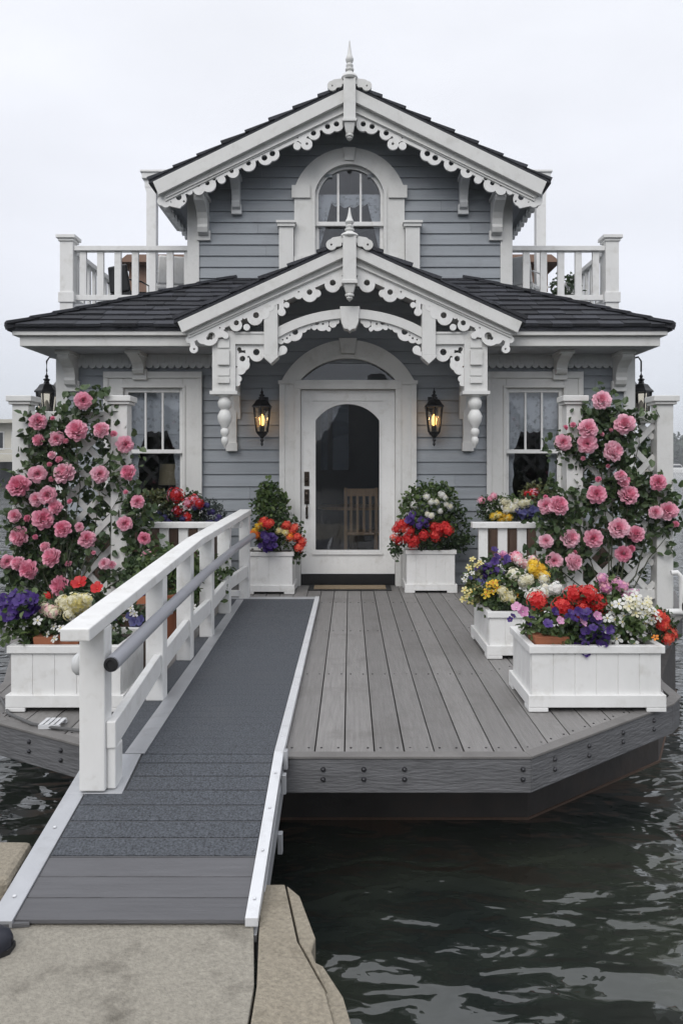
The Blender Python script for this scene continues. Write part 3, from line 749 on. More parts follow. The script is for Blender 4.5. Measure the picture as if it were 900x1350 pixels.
def bracket(x, w, Yb, zt, h, d, m='white', name='eave_bracket'):
    """a scroll bracket with its back on the wall at Yb, its top at zt"""
    pr = [(Yb, zt), (Yb - d, zt), (Yb - d, zt - h * .18), (Yb - d * .92, zt - h * .26), (Yb - d * .70, zt - h * .34), (Yb - d * .50, zt - h * .46), (Yb - d * .40, zt - h * .60), (Yb - d * .36, zt - h * .74), (Yb - d * .40, zt - h * .82), (Yb - d * .34, zt - h * .95), (Yb - d * .2, zt - h), (Yb, zt - h)]
    mb = MB(); mb.prism(pr, lambda u, v, q: (q, u, v), x - w / 2, x + w / 2)
    mb.box(x - w / 2 - .018, x + w / 2 + .018, Yb - d - .015, Yb, zt - .001 - .035, zt + .002)
    mb.box(x - w * .65, x + w * .65, Yb - .05, Yb - .001, zt - h - .05, zt - h + .06)
    return H(mb, name, m, .004)
for x in (-2.90, -2.19, 2.19, 2.81): bracket(x, .115, YW - .05 if abs(x) < 2.5 else YW - .032, 2.425, .34 if abs(x) > 2.5 else .22, .30)

# upper gable: roof, bargeboards with scroll trim
GY = 8.17
def gable_roof(apex, slope, hw, y0, y1, nm):
    mb = MB(); base = MB()
    for s in (-1, 1):
        V = Vector((-s * hw, 0, slope * hw)); L_ = V.length
        O = Vector((s * hw, 0, apex - slope * hw + .035))
        shingles(mb, O, (0, 1, 0), V, [(y0 - .03, 0), (y1, 0), (y1, L_), (y0 - .03, L_)], ex=.29, tw=.30, th=.022)
        P = [(s * (hw + .02), y0 - .015, apex - slope * (hw + .02) + .002), (s * (hw + .02), y1, apex - slope * (hw + .02) + .002), (0, y1, apex + .002), (0, y0 - .015, apex + .002)]
        base.add([*P, *[(a, b, c + .034) for a, b, c in P]], [(0, 1, 2, 3), (4, 5, 6, 7), (0, 1, 5, 4), (1, 2, 6, 5), (2, 3, 7, 6), (3, 0, 4, 7)])
    for k in range(int((y1 - y0) / .2)):
        yy = y0 + k * .2
        for s in (-1, 1): mb.hexa([(0, yy, apex + .075), (0, yy + .23, apex + .06), (s * .14, yy + .23, apex + .06 - .14 * slope), (s * .14, yy, apex + .075 - .14 * slope), (0, yy, apex + .09), (0, yy + .23, apex + .07), (s * .14, yy + .23, apex + .07 - .14 * slope), (s * .14, yy, apex + .09 - .14 * slope)])
    H(mb, 'roof', 'shingle'); H(base, 'roof_deck', 'shingle')
gable_roof(UA, US, 2.14, GY, 12.7, 'upper')
gable_roof(PA, PS, 1.60, 7.0, 8.62, 'porch')
def soffit_gable(apex, slope, hw, y0, y1, dz):
    mb = MB()
    for s in (-1, 1):
        P = [(s * hw, y0, apex - slope * hw - .02), (s * hw, y1, apex - slope * hw - .02), (0, y1, apex - .02), (0, y0, apex - .02)]
        mb.add([*[(a, b, c - dz) for a, b, c in P], *P], [(0, 1, 2, 3), (4, 5, 6, 7), (0, 1, 5, 4), (1, 2, 6, 5), (2, 3, 7, 6), (3, 0, 4, 7)])
    return mb
H(soffit_gable(UA, US, 2.06, GY + .05, 12.6, .03), 'soffit', 'soffit')
H(soffit_gable(PA, PS, 1.50, 7.06, 8.55, .03), 'soffit', 'white_clean')
for s in (-1, 1):   # eave boards along the sides of the upper roof
    mb = MB(); xa, xb = sorted((s * 2.03, s * 2.09)); mb.box(xa, xb, GY + .062, 12.6, UA - US * 2.1 - .13, UA - US * 2.1 - .012)
    for k in range(24): 
        yy = GY + .12 + k * .17; mb.lathe([(.0, -.03), (.05, -.03), (.05, .03), (0, .03)], (s * 2.06, yy, UA - US * 2.1 - .135), 10, 'x')
    H(mb, 'eave_board', 'frieze')

def barge(s, apex, slope, xend, y0, h1, h2, f, u0, u1, v0, v1, yt):
    c = math.cos(math.atan(slope)); nx = slope * .9
    mb = MB()
    z = lambda x: apex - slope * x
    mb.prism([(s * .0, apex), (s * xend, z(xend)), (s * (xend - nx * h1), z(xend) - h1 * 1.0), (s * 0, apex - h1)], XZ, y0, y0 + .055)
    xe2 = xend - nx * h1 - .02
    mb.prism([(s * .0, apex - h1 + .001), (s * xe2, z(xe2) - h1 + .001), (s * (xe2 - nx * h2), z(xe2) - h1 - h2 * .95), (0, apex - h1 - h2)], XZ, y0 + .058, y0 + .10)
    # a thin bead between the two boards
    mb.prism([(s * .0, apex - h1 - h2 + .018), (s * (xe2 - nx * h2), z(xe2 - nx * h2) - h1 - h2 + .03), (s * (xe2 - nx * h2 - .005), z(xe2 - nx * h2) - h1 - h2 + .015), (0, apex - h1 - h2 + .003)], XZ, y0 + .044, y0 + .057)
    b = H(mb, 'bargeboard', 'white', .004)
    t = plate(f, u0, u1, v0, v1, .0045, lambda u, v, w: (s * u, w, v), yt, yt + .028)
    H(t, 'scroll_trim', 'white_clean', parent=b)
    return b
# traced lace, in pixels of the photograph turned to metres at its own depth; u = distance from the axis
def lace(lobes, holes, strips, Y, ox, oy, k):
    def conv(p): return (-(ox + p[0] * k - 461) * Y / 1000, 1.25 - (oy + p[1] * k - 615) * Y / 1000)
    m = k * Y / 1000
    Lb = [(*conv(p), p[2] * m) for p in lobes]; Ho = [(*conv(p), p[2] * m) for p in holes]; St = [(conv(a), conv(b), r * m) for a, b, r in strips]
    def f(U, V):
        d = union(*[circ(U, V, *q) for q in Lb], *[seg(U, V, *q) for q in St])
        for q in Ho: d = np.minimum(d, -circ(U, V, *q))
        return d
    us = [q[0] for q in Lb]; vs = [q[1] for q in Lb]
    return f, min(us) - .12, max(us) + .12, min(vs) - .15, max(vs) + .18
fU = lace([(117, 438, 34), (60, 455, 20), (165, 405, 14), (205, 395, 25), (248, 374, 33), (305, 352, 18), (355, 318, 27), (424, 284, 32), (498, 255, 33), (530, 240, 30), (560, 205, 14), (638, 204, 17), (680, 196, 25), (660, 170, 20), (712, 150, 27), (775, 120, 31), (812, 110, 30)],
          [(117, 430, 13), (205, 378, 6), (243, 368, 10), (272, 347, 9), (350, 315, 9), (424, 280, 11), (494, 256, 13), (529, 237, 13), (710, 147, 12), (772, 118, 12), (811, 107, 12), (681, 194, 6), (160, 396, 4), (640, 168, 4), (140, 448, 5)],
          [((40, 448), (840, 68), 18), ((55, 456), (120, 470), 8)], GY + .03, 200, 130, .3)
fP = lace([(120, 552, 19), (160, 505, 24), (190, 495, 42), (235, 470, 30), (265, 490, 15), (313, 442, 28), (362, 452, 15), (400, 407, 36), (440, 388, 27), (470, 360, 18), (522, 382, 18), (545, 350, 13), (600, 303, 20), (650, 300, 36), (685, 297, 17), (755, 256, 36), (783, 240, 26)],
          [(201, 492, 17), (186, 502, 9), (315, 432, 12), (405, 397, 14), (650, 291, 13), (756, 248, 14), (122, 552, 5), (262, 466, 5), (240, 455, 4), (345, 415, 4), (600, 290, 4), (470, 358, 5), (535, 330, 4)],
          [((100, 508), (805, 194), 17), ((108, 500), (120, 552), 11), ((520, 320), (522, 382), 11)], 7.03, 220, 300, .2889)
UX = 2.115
for s in (-1, 1):
    barge(s, UA, US, UX, GY - .02, .14, .095, *fU, GY + .052)
    barge(s, PA, PS, 1.585, 6.985, .10, .07, *fP, 7.057)

def king_post(Y, x, w, ztop, zdrop, zend, zfin, k):
    mb = MB(); mb.box(x - w / 2, x + w / 2, Y - .06, Y + .05, zdrop, ztop)
    mb.box(x - w / 2 - .012, x + w / 2 + .012, Y - .072, Y + .06, zdrop - .01, zdrop + .022)
    a, b = w / 2 * .9, w / 2 * .55
    mb.hexa([(x - a, Y - .055, zdrop - .011), (x + a, Y - .055, zdrop - .011), (x + a, Y + .05, zdrop - .011), (x - a, Y + .05, zdrop - .011), (x - b, Y - .035, zend + .06), (x + b, Y - .035, zend + .06), (x + b, Y + .035, zend + .06), (x - b, Y + .035, zend + .06)])
    o = H(mb, 'king_post', 'white', .004)
    d = MB(); d.lathe([(b * 1.0, .062), (b * 1.25, .05), (b * 1.2, .035), (b * .75, .028), (b * .95, .015), (b * .5, .0), (.004, -.012)], (x, Y, zend), 14); H(d, 'drop', 'white', smooth=True, parent=o)
    hgt = zfin - ztop
    prof = [(w * .62, -.004), (w * .70, .02), (w * .62, .05), (w * .30, .09), (w * .24, .105), (w * .36, .12), (w * .36, .14), (w * .22, .155), (w * .30, .175), (w * .30, .19), (w * .2, .21), (w * .30, .235), (w * .34, .26), (w * .28, .29), (w * .2, .32), (w * .10, .42), (.006, .5)]
    f = MB(); f.lathe([(r, h / .5 * hgt) for r, h in prof], (x, Y, ztop), 18); H(f, 'finial', 'white', smooth=True, parent=o)
    def sc(U, V):
        d = union(seg(U, V, (.03, .03), (.16 * k, .012), .030), circ(U, V, .185 * k, -.025, .045 * k + .008), seg(U, V, (.10 * k, -.02), (.2 * k, -.03), .02))
        return np.minimum(d, -circ(U, V, .185 * k, -.025, .010))
    c = MB()
    for s in (-1, 1): plate(sc, 0, .3, -.13, .12, .005, lambda u, v, q: (x + s * u, q, ztop - .045 + v), Y - .02, Y + .025, c)
    H(c, 'crest_scroll', 'white', parent=o)
king_post(GY - .025, -.003, .13, 5.40, 4.94, 4.755, 5.82, 1.0)
king_post(6.975, -.003, .122, 3.355, 2.93, 2.78, 3.63, .9)

# brackets under the upper gable
for s in (-1, 1):
    bracket(s * 1.645, .115, YU - .005, 4.27, .42, .34, name='gable_bracket')
    bracket(s * 1.275, .09, YU - .022, 4.50, .36, .26, 'frieze', name='gable_bracket')

# porch brackets: wall board, pilaster, turned drop, arm and scroll
fS = lace([(410, 577, 34), (345, 602, 31), (378, 565, 20), (335, 645, 26), (350, 625, 28), (326, 690, 15), (322, 712, 12), (435, 570, 14)],
          [(408, 568, 15), (345, 598, 13), (330, 555, 10), (318, 635, 4), (370, 590, 4)], [((318, 548), (450, 545), 12), ((318, 545), (318, 715), 9)], 7.13, 220, 300, .2889)
for s in (-1, 1):
    x = s * 1.178
    o_ = MB()
    o_.box(x - .108, x + .108, 7.10, 7.24, 1.955, 2.52)
    for za, zb, pr in ((2.36, 2.44, .016), (2.20, 2.335, .030), (2.03, 2.08, .022), (2.10, 2.165, .012)): o_.box(x - .055, x + .055, 7.10 - pr, 7.099, za, zb)
    o_.box(x - .128, x + .128, 7.075, 7.26, 1.925, 1.957)
    o_.box(x - .06, x + .06, 7.242, YW - .02, 2.30, 2.44)
    # diagonal scroll strut back to the wall
    def strut(U, V):
        d = np.minimum(circ(U, V, YW - .02, 2.30, .66), -circ(U, V, YW - .72, 1.62, .70)); return np.minimum(d, np.minimum(2.299 - V, YW - .021 - U))
    plate(strut, 7.2, 8.0, 1.5, 2.31, .012, lambda u, v, q: (q, u, v), x - .03, x + .03, o_)
    pb = H(o_, 'porch_bracket', 'white', .004)
    t = MB(); t.lathe([(.070, .51), (.070, .49), (.045, .475), (.052, .465), (.068, .43), (.060, .385), (.036, .362), (.050, .345), (.070, .30), (.062, .25), (.040, .21), (.028, .185), (.040, .17), (.042, .14), (.030, .118), (.024, .105), (.034, .085), (.034, .055), (.020, .03), (.005, .0)], (x, 7.16, 1.425), 18)
    H(t, 'turned_drop', 'white', smooth=True, parent=pb)
    t = MB(); t.box(s * 1.235 - .05, s * 1.235 + .05, YW - .055, YW - .022, 1.42, 2.42); t.box(s * 1.235 - .06, s * 1.235 + .06, YW - .075, YW - .021, 1.41, 1.50); H(t, 'wall_board', 'white', .004, parent=pb)
    t = plate(fS[0], *fS[1:], .0045, lambda u, v, q: (s * u, q, v), 7.13, 7.16); H(t, 'scroll', 'white_clean', parent=pb)
    xa, xb = sorted((s * 1.07, s * .80)); t = MB(); t.box(xa, xb, 7.10, 7.18, 2.395, 2.505); t.box(xa, xb, 7.09, 7.10, 2.49, 2.51); H(t, 'cross_board', 'white', .003, parent=pb)
    # plate on top of the bracket carrying the rafters
    t = MB(); t.box(x - .05, x + .05, 7.12, YW, 2.521, 2.60); H(t, 'rafter_plate', 'white', parent=pb)
    # hanging post at the end of the arch
    xp = s * .735
    t = MB(); t.box(xp - .064, xp + .064, 7.06, 7.19, 2.285, 2.93); t.prism([(-.07, 2.284), (.07, 2.284), (.066, 2.265), (0, 2.205), (-.066, 2.265)], lambda u, v, q: (xp + u, q, v), 7.055, 7.195)
    hp_ = H(t, 'pendant_post', 'white', .004)
    fk = lambda U, V: union(circ(U, V, xp * s - .150 + .04, 2.345, .038), seg(U, V, (xp * s - .12, 2.325), (xp * s - .05, 2.30), .02))
    t = plate(fk, .45, .75, 2.25, 2.42, .004, lambda u, v, q: (s * u, q, v), 7.11, 7.145); H(t, 'curl', 'white_clean', parent=hp_)

# the arch between the hanging posts
def arc_board(U, V):
    ch, sg = .70, .185; Rr = (ch * ch + sg * sg) / (2 * sg); cz = 2.725 - Rr
    d = np.hypot(U, V - cz); return np.minimum(np.minimum(Rr - d, d - (Rr - .085)), .672 - np.abs(U))
ab = H(plate(arc_board, -.75, .75, 2.35, 2.8, .008, XZ, 7.10, 7.17), 'arch_board', 'white')
fA = lace([(520, 516, 16), (548, 506, 22), (582, 482, 36), (622, 462, 18), (645, 452, 14), (672, 456, 12), (708, 442, 30), (738, 464, 10), (757, 440, 17), (775, 428, 12)],
          [(585, 476, 14), (548, 505, 5), (562, 492, 4), (685, 436, 9), (712, 440, 5), (528, 512, 4)], [((505, 498), (600, 448), 12), ((600, 448), (700, 422), 12), ((700, 422), (790, 412), 10)], 7.13, 220, 300, .2889)
for s in (-1, 1):
    H(plate(fA[0], *fA[1:], .0045, lambda u, v, q: (s * u, q, v), 7.125, 7.150), 'scroll', 'white_clean', parent=ab)
mb = MB(); mb.prism([(-.093, 2.745), (.093, 2.745), (.082, 2.60), (.055, 2.535), (.02, 2.53), (0, 2.51), (-.02, 2.53), (-.055, 2.535), (-.082, 2.60)], XZ, 7.07, 7.20); H(mb, 'keystone', 'white', .006, parent=ab)

# ---- windows
def sash_window(q, lab):
    x0, x1, z0, z1 = q; cx = (x0 + x1) / 2
    root = MB()
    def case(U, V): return np.minimum(rect(U, V, x0 - .185, x1 + .185, z0 - .06, z1 + .155), -rect(U, V, x0, x1, z0, z1))
    for a in ((x0 - .185, x0, z0 - .02, z1 + .15), (x1, x1 + .185, z0 - .02, z1 + .15)): root.box(a[0], a[1], YW - .055, YW + .05, a[2], a[3])
    root.box(x0 + .001, x1 - .001, YW - .055, YW + .05, z1, z1 + .15)
    # raised outer back-band and inner bead
    root.box(x0 - .205, x1 + .205, YW - .075, YW - .056, z1 + .10, z1 + .168)
    for xx in (x0 - .205, x1 + .155): root.box(xx, xx + .05, YW - .072, YW - .056, z0 - .02, z1 + .099)
    root.box(x0 - .03, x1 + .03, YW - .068, YW - .056, z1 - .0, z1 + .028)
    for xx in (x0 - .03, x1): root.box(xx, xx + .03, YW - .068, YW - .056, z0, z1 - .001)
    root.box(x0 - .22, x1 + .22, YW - .11, YW + .05, z0 - .06, z0 - .021)
    o = H(root, 'window', 'white', .003)
    zm = 1.41
    s = MB(); y0, y1 = YW - .012, YW + .028
    s.box(x0 + .001, x0 + .040, y0, y1, zm + .02, z1); s.box(x1 - .040, x1 - .001, y0, y1, zm + .02, z1)
    s.box(x0 + .041, x1 - .041, y0, y1, z1 - .045, z1 - .001); s.box(x0 + .001, x1 - .001, y0 - .004, y1, zm - .022, zm + .019)
    wd = (x1 - x0 - .08) / 3
    for k in (1, 2): s.box(x0 + .04 + wd * k - .011, x0 + .04 + wd * k + .011, y0 + .006, y1 - .004, zm + .02, z1 - .046)
    H(s, 'sash', 'white_clean', .002, parent=o)
    s = MB(); y0, y1 = YW + .031, YW + .066
    s.box(x0 + .001, x0 + .045, y0, y1, z0, zm); s.box(x1 - .045, x1 - .001, y0, y1, z0, zm); s.box(x0 + .046, x1 - .046, y0, y1, z0, z0 + .07)
    H(s, 'sash', 'white_clean', .002, parent=o)
    g = MB(); g.box(x0 + .03, x1 - .03, YW + .008, YW + .012, zm + .01, z1 - .03); H(g, 'pane', 'glass', parent=o)
    g = MB(); g.box(x0 + .03, x1 - .03, YW + .048, YW + .052, z0 + .05, zm - .01); H(g, 'pane', 'glass', parent=o)
    hw = (x1 - x0) / 2
    def lc(U, V):
        u = (U - cx) / hw; au = np.abs(u)
        hang = 1.645 - .018 * np.abs(np.sin(U * 40)) - .02 * np.cos(u * 4) - np.clip((au - .36) / .2, 0, 1) * .20
        side = np.minimum(au - (.60 + .06 * np.clip((1.40 - V) / .5, 0, 1) + .02 * np.sin(V * 31)), V - z0)
        return union(V - hang, side * hw) 
    c = plate(lambda U, V: np.minimum(lc(U, V), rect(U, V, x0 - .06, x1 + .06, z0 - .05, z1 + .04)), x0 - .08, x1 + .08, z0 - .07, z1 + .06, .012,
              lambda u, v, q: (u, q + .012 * math.sin(u * 62) + .006 * math.sin(u * 131 + 1), v), YW + .110, YW + .112)
    H(c, 'curtain', 'lace', parent=o)
    return o
for q in WIN: sash_window(q, '')

# ---- arched upper window
ux, uh = -.005, .385
mb = MB()
oc = lambda U, V: arch_shape(U, V, ux, uh + .235, 3.44, 4.37, .47)
ic = lambda U, V: arch_shape(U, V, ux, uh, 3.60, 4.34, .31)
plate(lambda U, V: np.minimum(oc(U, V), -ic(U, V)), ux - .7, ux + .7, 3.4, 4.95, .011, XZ, YU - .06, YU + .04, mb)
ic2 = lambda U, V: arch_shape(U, V, ux, uh + .035, 3.60, 4.345, .335)
plate(lambda U, V: np.minimum(ic2(U, V), -ic(U, V)), ux - .5, ux + .5, 3.55, 4.8, .009, XZ, YU - .075, YU - .061, mb)
for s in (-1, 1):
    xa, xb = sorted((ux + s * (uh + .055), ux + s * (uh + .262))); mb.box(xa, xb, YU - .085, YU - .061, 4.27, 4.41)
    xa, xb = sorted((ux + s * (uh + .24), ux + s * (uh + .40))); mb.box(xa, xb, YU - .13, YU - .021, 3.2, 3.93)
    mb.box(xa - .018, xb + .018, YU - .15, YU - .021, 3.93, 3.965); mb.box(xa - .03, xb + .03, YU - .165, YU - .021, 3.966, 3.992)
mb.prism([(ux - .072, 4.835), (ux + .072, 4.835), (ux + .05, 4.69), (ux - .05, 4.69)], XZ, YU - .085, YU - .0605)
mb.box(ux - uh - .235, ux + uh + .235, YU - .115, YU - .0605, 3.53, 3.60); mb.box(ux - uh - .235, ux + uh + .235, YU - .095, YU - .061, 3.40, 3.529)
uw = H(mb, 'window', 'white', .003)
s = MB(); y0, y1 = YU - .015, YU + .025
plate(lambda U, V: np.minimum(arch_shape(U, V, ux, uh - .001, 3.99, 4.34, .309), -arch_shape(U, V, ux, uh - .035, 4.02, 4.33, .285)), ux - .45, ux + .45, 3.9, 4.75, .009, XZ, y0, y1, s)
for k in (-1, 1): s.box(ux + k * .127 - .012, ux + k * .127 + .012, y0 + .006, y1 - .004, 4.021, 4.565)
s.box(ux - uh + .001, ux + uh - .001, y0 - .01, y1, 3.972, 4.012)
H(s, 'sash', 'white_clean', parent=uw)
s = MB(); s.box(ux - uh + .001, ux - uh + .04, y0 + .03, y1 + .03, 3.60, 3.971); s.box(ux + uh - .04, ux + uh - .001, y0 + .03, y1 + .03, 3.60, 3.971); H(s, 'sash', 'white_clean', parent=uw)
g = plate(lambda U, V: arch_shape(U, V, ux, uh - .02, 4.0, 4.33, .295), ux - .45, ux + .45, 3.95, 4.75, .02, XZ, YU + .006, YU + .010); H(g, 'pane', 'glass', parent=uw)
g = MB(); g.box(ux - uh + .03, ux + uh - .03, YU + .032, YU + .036, 3.6, 3.98); H(g, 'pane', 'glass', parent=uw)
def uc(U, V):
    u = (U - ux) / uh; au = np.abs(u)
    val = V - (4.27 - .025 * np.abs(np.sin(U * 30)) - .03 * np.cos(u * 3))
    val = np.minimum(val, 4.37 - V)
    side = np.minimum(au * uh - (.20 + .15 * np.clip((4.3 - V) / .6, -.2, 1)), 4.36 - V)
    side = np.minimum(side, V - 3.6)
    return np.minimum(union(val, side), rect(U, V, ux - uh - .03, ux + uh + .03, 3.58, 4.40))
H(plate(uc, ux - .5, ux + .5, 3.5, 4.5, .011, lambda u, v, q: (u, q + .012 * math.sin(u * 60), v), YU + .105, YU + .107), 'curtain', 'lace', parent=uw)

# ---- door with its arched surround
mb = MB()
def rise_arch(U, V, hw, z0, zs, rise): return arch_shape(U, V, DCX, hw, z0, zs, rise)
plate(lambda U, V: np.minimum(rise_arch(U, V, .705, .0, 2.125, .45), -union(rect(U, V, DCX - .495, DCX + .495, -.1, 2.06), rise_arch(U, V, .495, 2.155, 2.156, .225))), DCX - .75, DCX + .75, -.05, 2.65, .0115, XZ, YW - .065, YW + .05, mb)
plate(lambda U, V: np.minimum(rise_arch(U, V, .535, 2.150, 2.156, .262), -rise_arch(U, V, .495, 2.155, 2.156, .225)), DCX - .6, DCX + .6, 2.1, 2.5, .008, XZ, YW - .078, YW - .066, mb)
for s in (-1, 1):
    xa, xb = sorted((DCX + s * .50, DCX + s * .555)); mb.box(xa, xb, YW - .08, YW - .066, .0, 2.06)
    xa, xb = sorted((DCX + s * .66, DCX + s * .715)); mb.box(xa, xb, YW - .08, YW - .066, .0, 2.11)
    xa, xb = sorted((DCX + s * .565, DCX + s * .728)); mb.box(xa, xb, YW - .084, YW - .0655, 2.112, 2.150)
mb.box(DCX - .555, DCX + .555, YW - .085, YW - .066, 2.061, 2.12)
surround = H(mb, 'door_surround', 'white', .0)
k_ = MB(); k_.prism([(DCX - .095, 2.59), (DCX + .095, 2.59), (DCX + .070, 2.43), (DCX - .070, 2.43)], XZ, YW - .10, YW - .0655); H(k_, 'keystone', 'white', .005, parent=surround)
g = plate(lambda U, V: rise_arch(U, V, .51, 2.145, 2.146, .235), DCX - .55, DCX + .55, 2.1, 2.45, .015, XZ, YW + .0, YW + .004); H(g, 'transom_pane', 'glass', parent=surround)
g = MB(); g.box(DCX - .5, DCX + .5, YW - .02, YW + .10, .005, .115); H(g, 'threshold', 'black')
mb = MB()
hw = .335
gl = lambda U, V: arch_shape(U, V, DCX - .005, hw, .37, 1.735, .172)
plate(lambda U, V: np.minimum(rect(U, V, DCX - .492, DCX + .492, .12, 2.055), -gl(U, V)), DCX - .52, DCX + .52, .1, 2.1, .011, XZ, YW - .01, YW + .035, mb)
gl2 = lambda U, V: arch_shape(U, V, DCX - .005, hw + .018, .352, 1.735, .190)
plate(lambda U, V: np.minimum(gl2(U, V), -gl(U, V)), DCX - .4, DCX + .4, .33, 1.96, .009, XZ, YW - .024, YW - .011, mb)
def spandrel(U, V): return np.minimum(rect(U, V, DCX - .005 - hw, DCX - .005 + hw, 1.765, 1.93), -arch_shape(U, V, DCX - .005, hw + .030, .35, 1.735, .205))
plate(spandrel, DCX - .4, DCX + .4, 1.75, 1.95, .007, XZ, YW - .018, YW - .0105, mb)
mb.box(DCX - .375, DCX + .365, YW - .03, YW - .0105, .325, .35)
mb.box(DCX - .375, DCX + .365, YW - .022, YW - .0105, 1.94, 1.955)
door = H(mb, 'door', 'white_clean')
g = plate(lambda U, V: arch_shape(U, V, DCX - .005, hw + .01, .36, 1.735, .182), DCX - .4, DCX + .4, .33, 1.96, .02, XZ, YW + .01, YW + .014); H(g, 'pane', 'glass', parent=door)
hx = (404.5 - 461) * .008
g = MB(); g.box(hx - .026, hx + .026, YW - .02, YW - .0095, 1.045, 1.195); g.lathe([(.026, 0), (.024, -.02), (.010, -.03), (.004, -.03)], (hx, YW - .02, 1.11), 14, 'y'); H(g, 'deadbolt', 'bronze', .002, parent=door)
g = MB(); g.box(hx - .026, hx + .026, YW - .022, YW - .0095, .855, 1.01); g.lathe([(.018, 0), (.014, -.025), (.02, -.03), (.02, -.04), (.005, -.045)], (hx, YW - .02, .96), 12, 'y')
g.tube([(hx, YW - .03, .90), (hx + .002, YW - .07, .88), (hx + .004, YW - .075, .82), (hx, YW - .05, .745), (hx, YW - .015, .72)], [.010, .012, .014, .012, .008], 10); g.box(hx - .012, hx + .012, YW - .018, YW - .0095, .70, .75)
H(g, 'handle', 'bronze', .002, parent=door)

# ---- balcony over the side roofs
def balcony(s):
    root = MB(); xo = 3.24 if s < 0 else 3.0
    xa, xb = sorted((s * 1.84, s * (xo + .05))); root.box(xa, xb, 8.70, 12.6, 3.04, 3.115)
    o = H(root, 'balcony_floor', 'soffit')
    zt, zb = 3.785, 3.225
    def B(b, n, bev=.004): return H(b, n, 'white_clean', bev, parent=o)
    cp = MB(); cp.box(s * xo - .075, s * xo + .075, 8.68, 8.83, 2.95, 3.86); cp.box(s * xo - .09, s * xo + .09, 8.665, 8.845, 3.13, 3.245); cp.box(s * xo - .11, s * xo + .11, 8.645, 8.865, 3.861, 3.90); cp.box(s * xo - .09, s * xo + .09, 8.665, 8.845, 3.83, 3.8605); B(cp, 'corner_post')
    xa, xb = sorted((s * 1.836, s * (xo - .076)))
    tr = MB(); tr.box(xa, xb, 8.705, 8.805, zt - .055, zt); B(tr, 'top_rail')
    br = MB(); br.box(xa, xb, 8.73, 8.78, zb - .06, zb); B(br, 'bottom_rail')
    n = 7 if s < 0 else 6
    for k in range(n):
        x = s * (xo - .17 - k * .2)
        b = MB(); b.box(x - .038, x + .038, 8.735, 8.775, zb - .0005, zt - .056); B(b, 'baluster')
    t = MB(); t.box(s * xo - .045, s * xo + .045, 8.832, 12.5, zt - .055, zt); B(t, 'side_rail')
    t = MB(); t.box(s * xo - .025, s * xo + .025, 8.832, 12.5, zb - .06, zb); B(t, 'side_rail')
    for k in range(17):
        yy = 9.02 + k * .205
        b = MB(); b.box(s * xo - .02, s * xo + .02, yy - .03, yy + .03, zb, zt - .056); B(b, 'side_baluster', 0)
    # porch post with a short beam
    p = MB(); xp = -2.72 if s < 0 else 2.62; p.box(xp - .066, xp + .066, 10.40, 10.53, 3.115, 5.05); B(p, 'tall_post')
    p = MB(); p.box(xp - .12, xp + .42 * 1, 10.36, 12.4, 5.19, 5.27) if s < 0 else p.box(xp - .42, xp + .12, 10.36, 12.4, 5.19, 5.27)
    xa, xb = (xp - .09, xp + .40) if s < 0 else (xp - .40, xp + .09); p.box(xa, xb, 10.40, 12.35, 5.08, 5.189)
    xa, xb = (xp - .14, xp + .42) if s < 0 else (xp - .42, xp + .14); p.box(xa, xb, 10.34, 12.42, 5.271, 5.30)
    p.hexa([(xp - .06, 10.405, 4.99), (xp + .06, 10.405, 4.99), (xp + .06, 10.53, 4.99), (xp - .06, 10.53, 4.99), (xp - .088, 10.402, 5.079), (xp + .088, 10.402, 5.079), (xp + .088, 10.6, 5.079), (xp - .088, 10.6, 5.079)])
    B(p, 'post_beam')
for s in (-1, 1): balcony(s)
# scroll ornament on the side walls behind the lanterns
for s in (-1, 1):
    def so(U, V): return np.minimum(union(seg(U, V, (.0, 2.36), (.20, 2.12), .045), circ(U, V, .06, 2.20, .07), circ(U, V, .21, 2.10, .035)), -union(circ(U, V, .055, 2.20, .025), circ(U, V, .10, 2.24, .012)))
    mb = plate(lambda U, V: np.minimum(so(U, V), U), 0, .3, 2.0, 2.45, .008, lambda u, v, q: (s * ((3.06 if s < 0 else 2.965) + u), q, v), 8.42, 8.46); H(mb, 'side_scroll', 'frieze')

# ---------------------------------------------------------------- seen through the door and windows
tb = empty('dining_table', (.05, 9.7, .012), 'dim wooden table inside the house behind the glass door', 'table')
mb = MB(); mb.lathe([(.02, .70), (.46, .70), (.46, .735), (.02, .735)], (.05, 9.75, .012), 24); mb.build('table_top', M['wood'], tb)
mb = MB(); mb.lathe([(.28, 0), (.26, .03), (.06, .07), (.05, .4), (.07, .69)], (.05, 9.75, .012), 16); mb.build('pedestal', M['darkwood'], tb, smooth=True)
ch = empty('dining_chair', (.14, 9.1, .012), 'pale wooden chair with a slatted back inside behind the glass door', 'chair')
mb = MB(); mb.box(-.07, .35, 8.92, 9.32, .44, .475); mb.build('seat', M['wood'], ch, bevel=.01)
for x in (-.05, .31):
    mb = MB(); mb.box(x - .018, x + .018, 8.92, 8.955, .012, 1.0); mb.build('leg', M['wood'], ch)
    mb = MB(); mb.box(x - .018, x + .018, 9.28, 9.315, .012, .44); mb.build('leg', M['wood'], ch)
mb = MB(); mb.box(-.03, .29, 8.925, 8.95, .90, .99)
for k in range(4): mb.box(.0 + k * .075, .03 + k * .075, 8.93, 8.945, .476, .90)
mb.build('backrest', M['wood'], ch)
tl = empty('side_table', (-2.0, 8.75, .012), 'dark side table inside behind the left window', 'table')
mb = MB(); mb.box(-2.35, -1.65, 8.55, 8.95, .66, .70); mb.build('table_top', M['darkwood'], tl)
for x in (-2.32, -1.71):
    for y in (8.58, 8.88):
        mb = MB(); mb.box(x, x + .04, y, y + .04, .012, .66); mb.build('leg', M['darkwood'], tl)
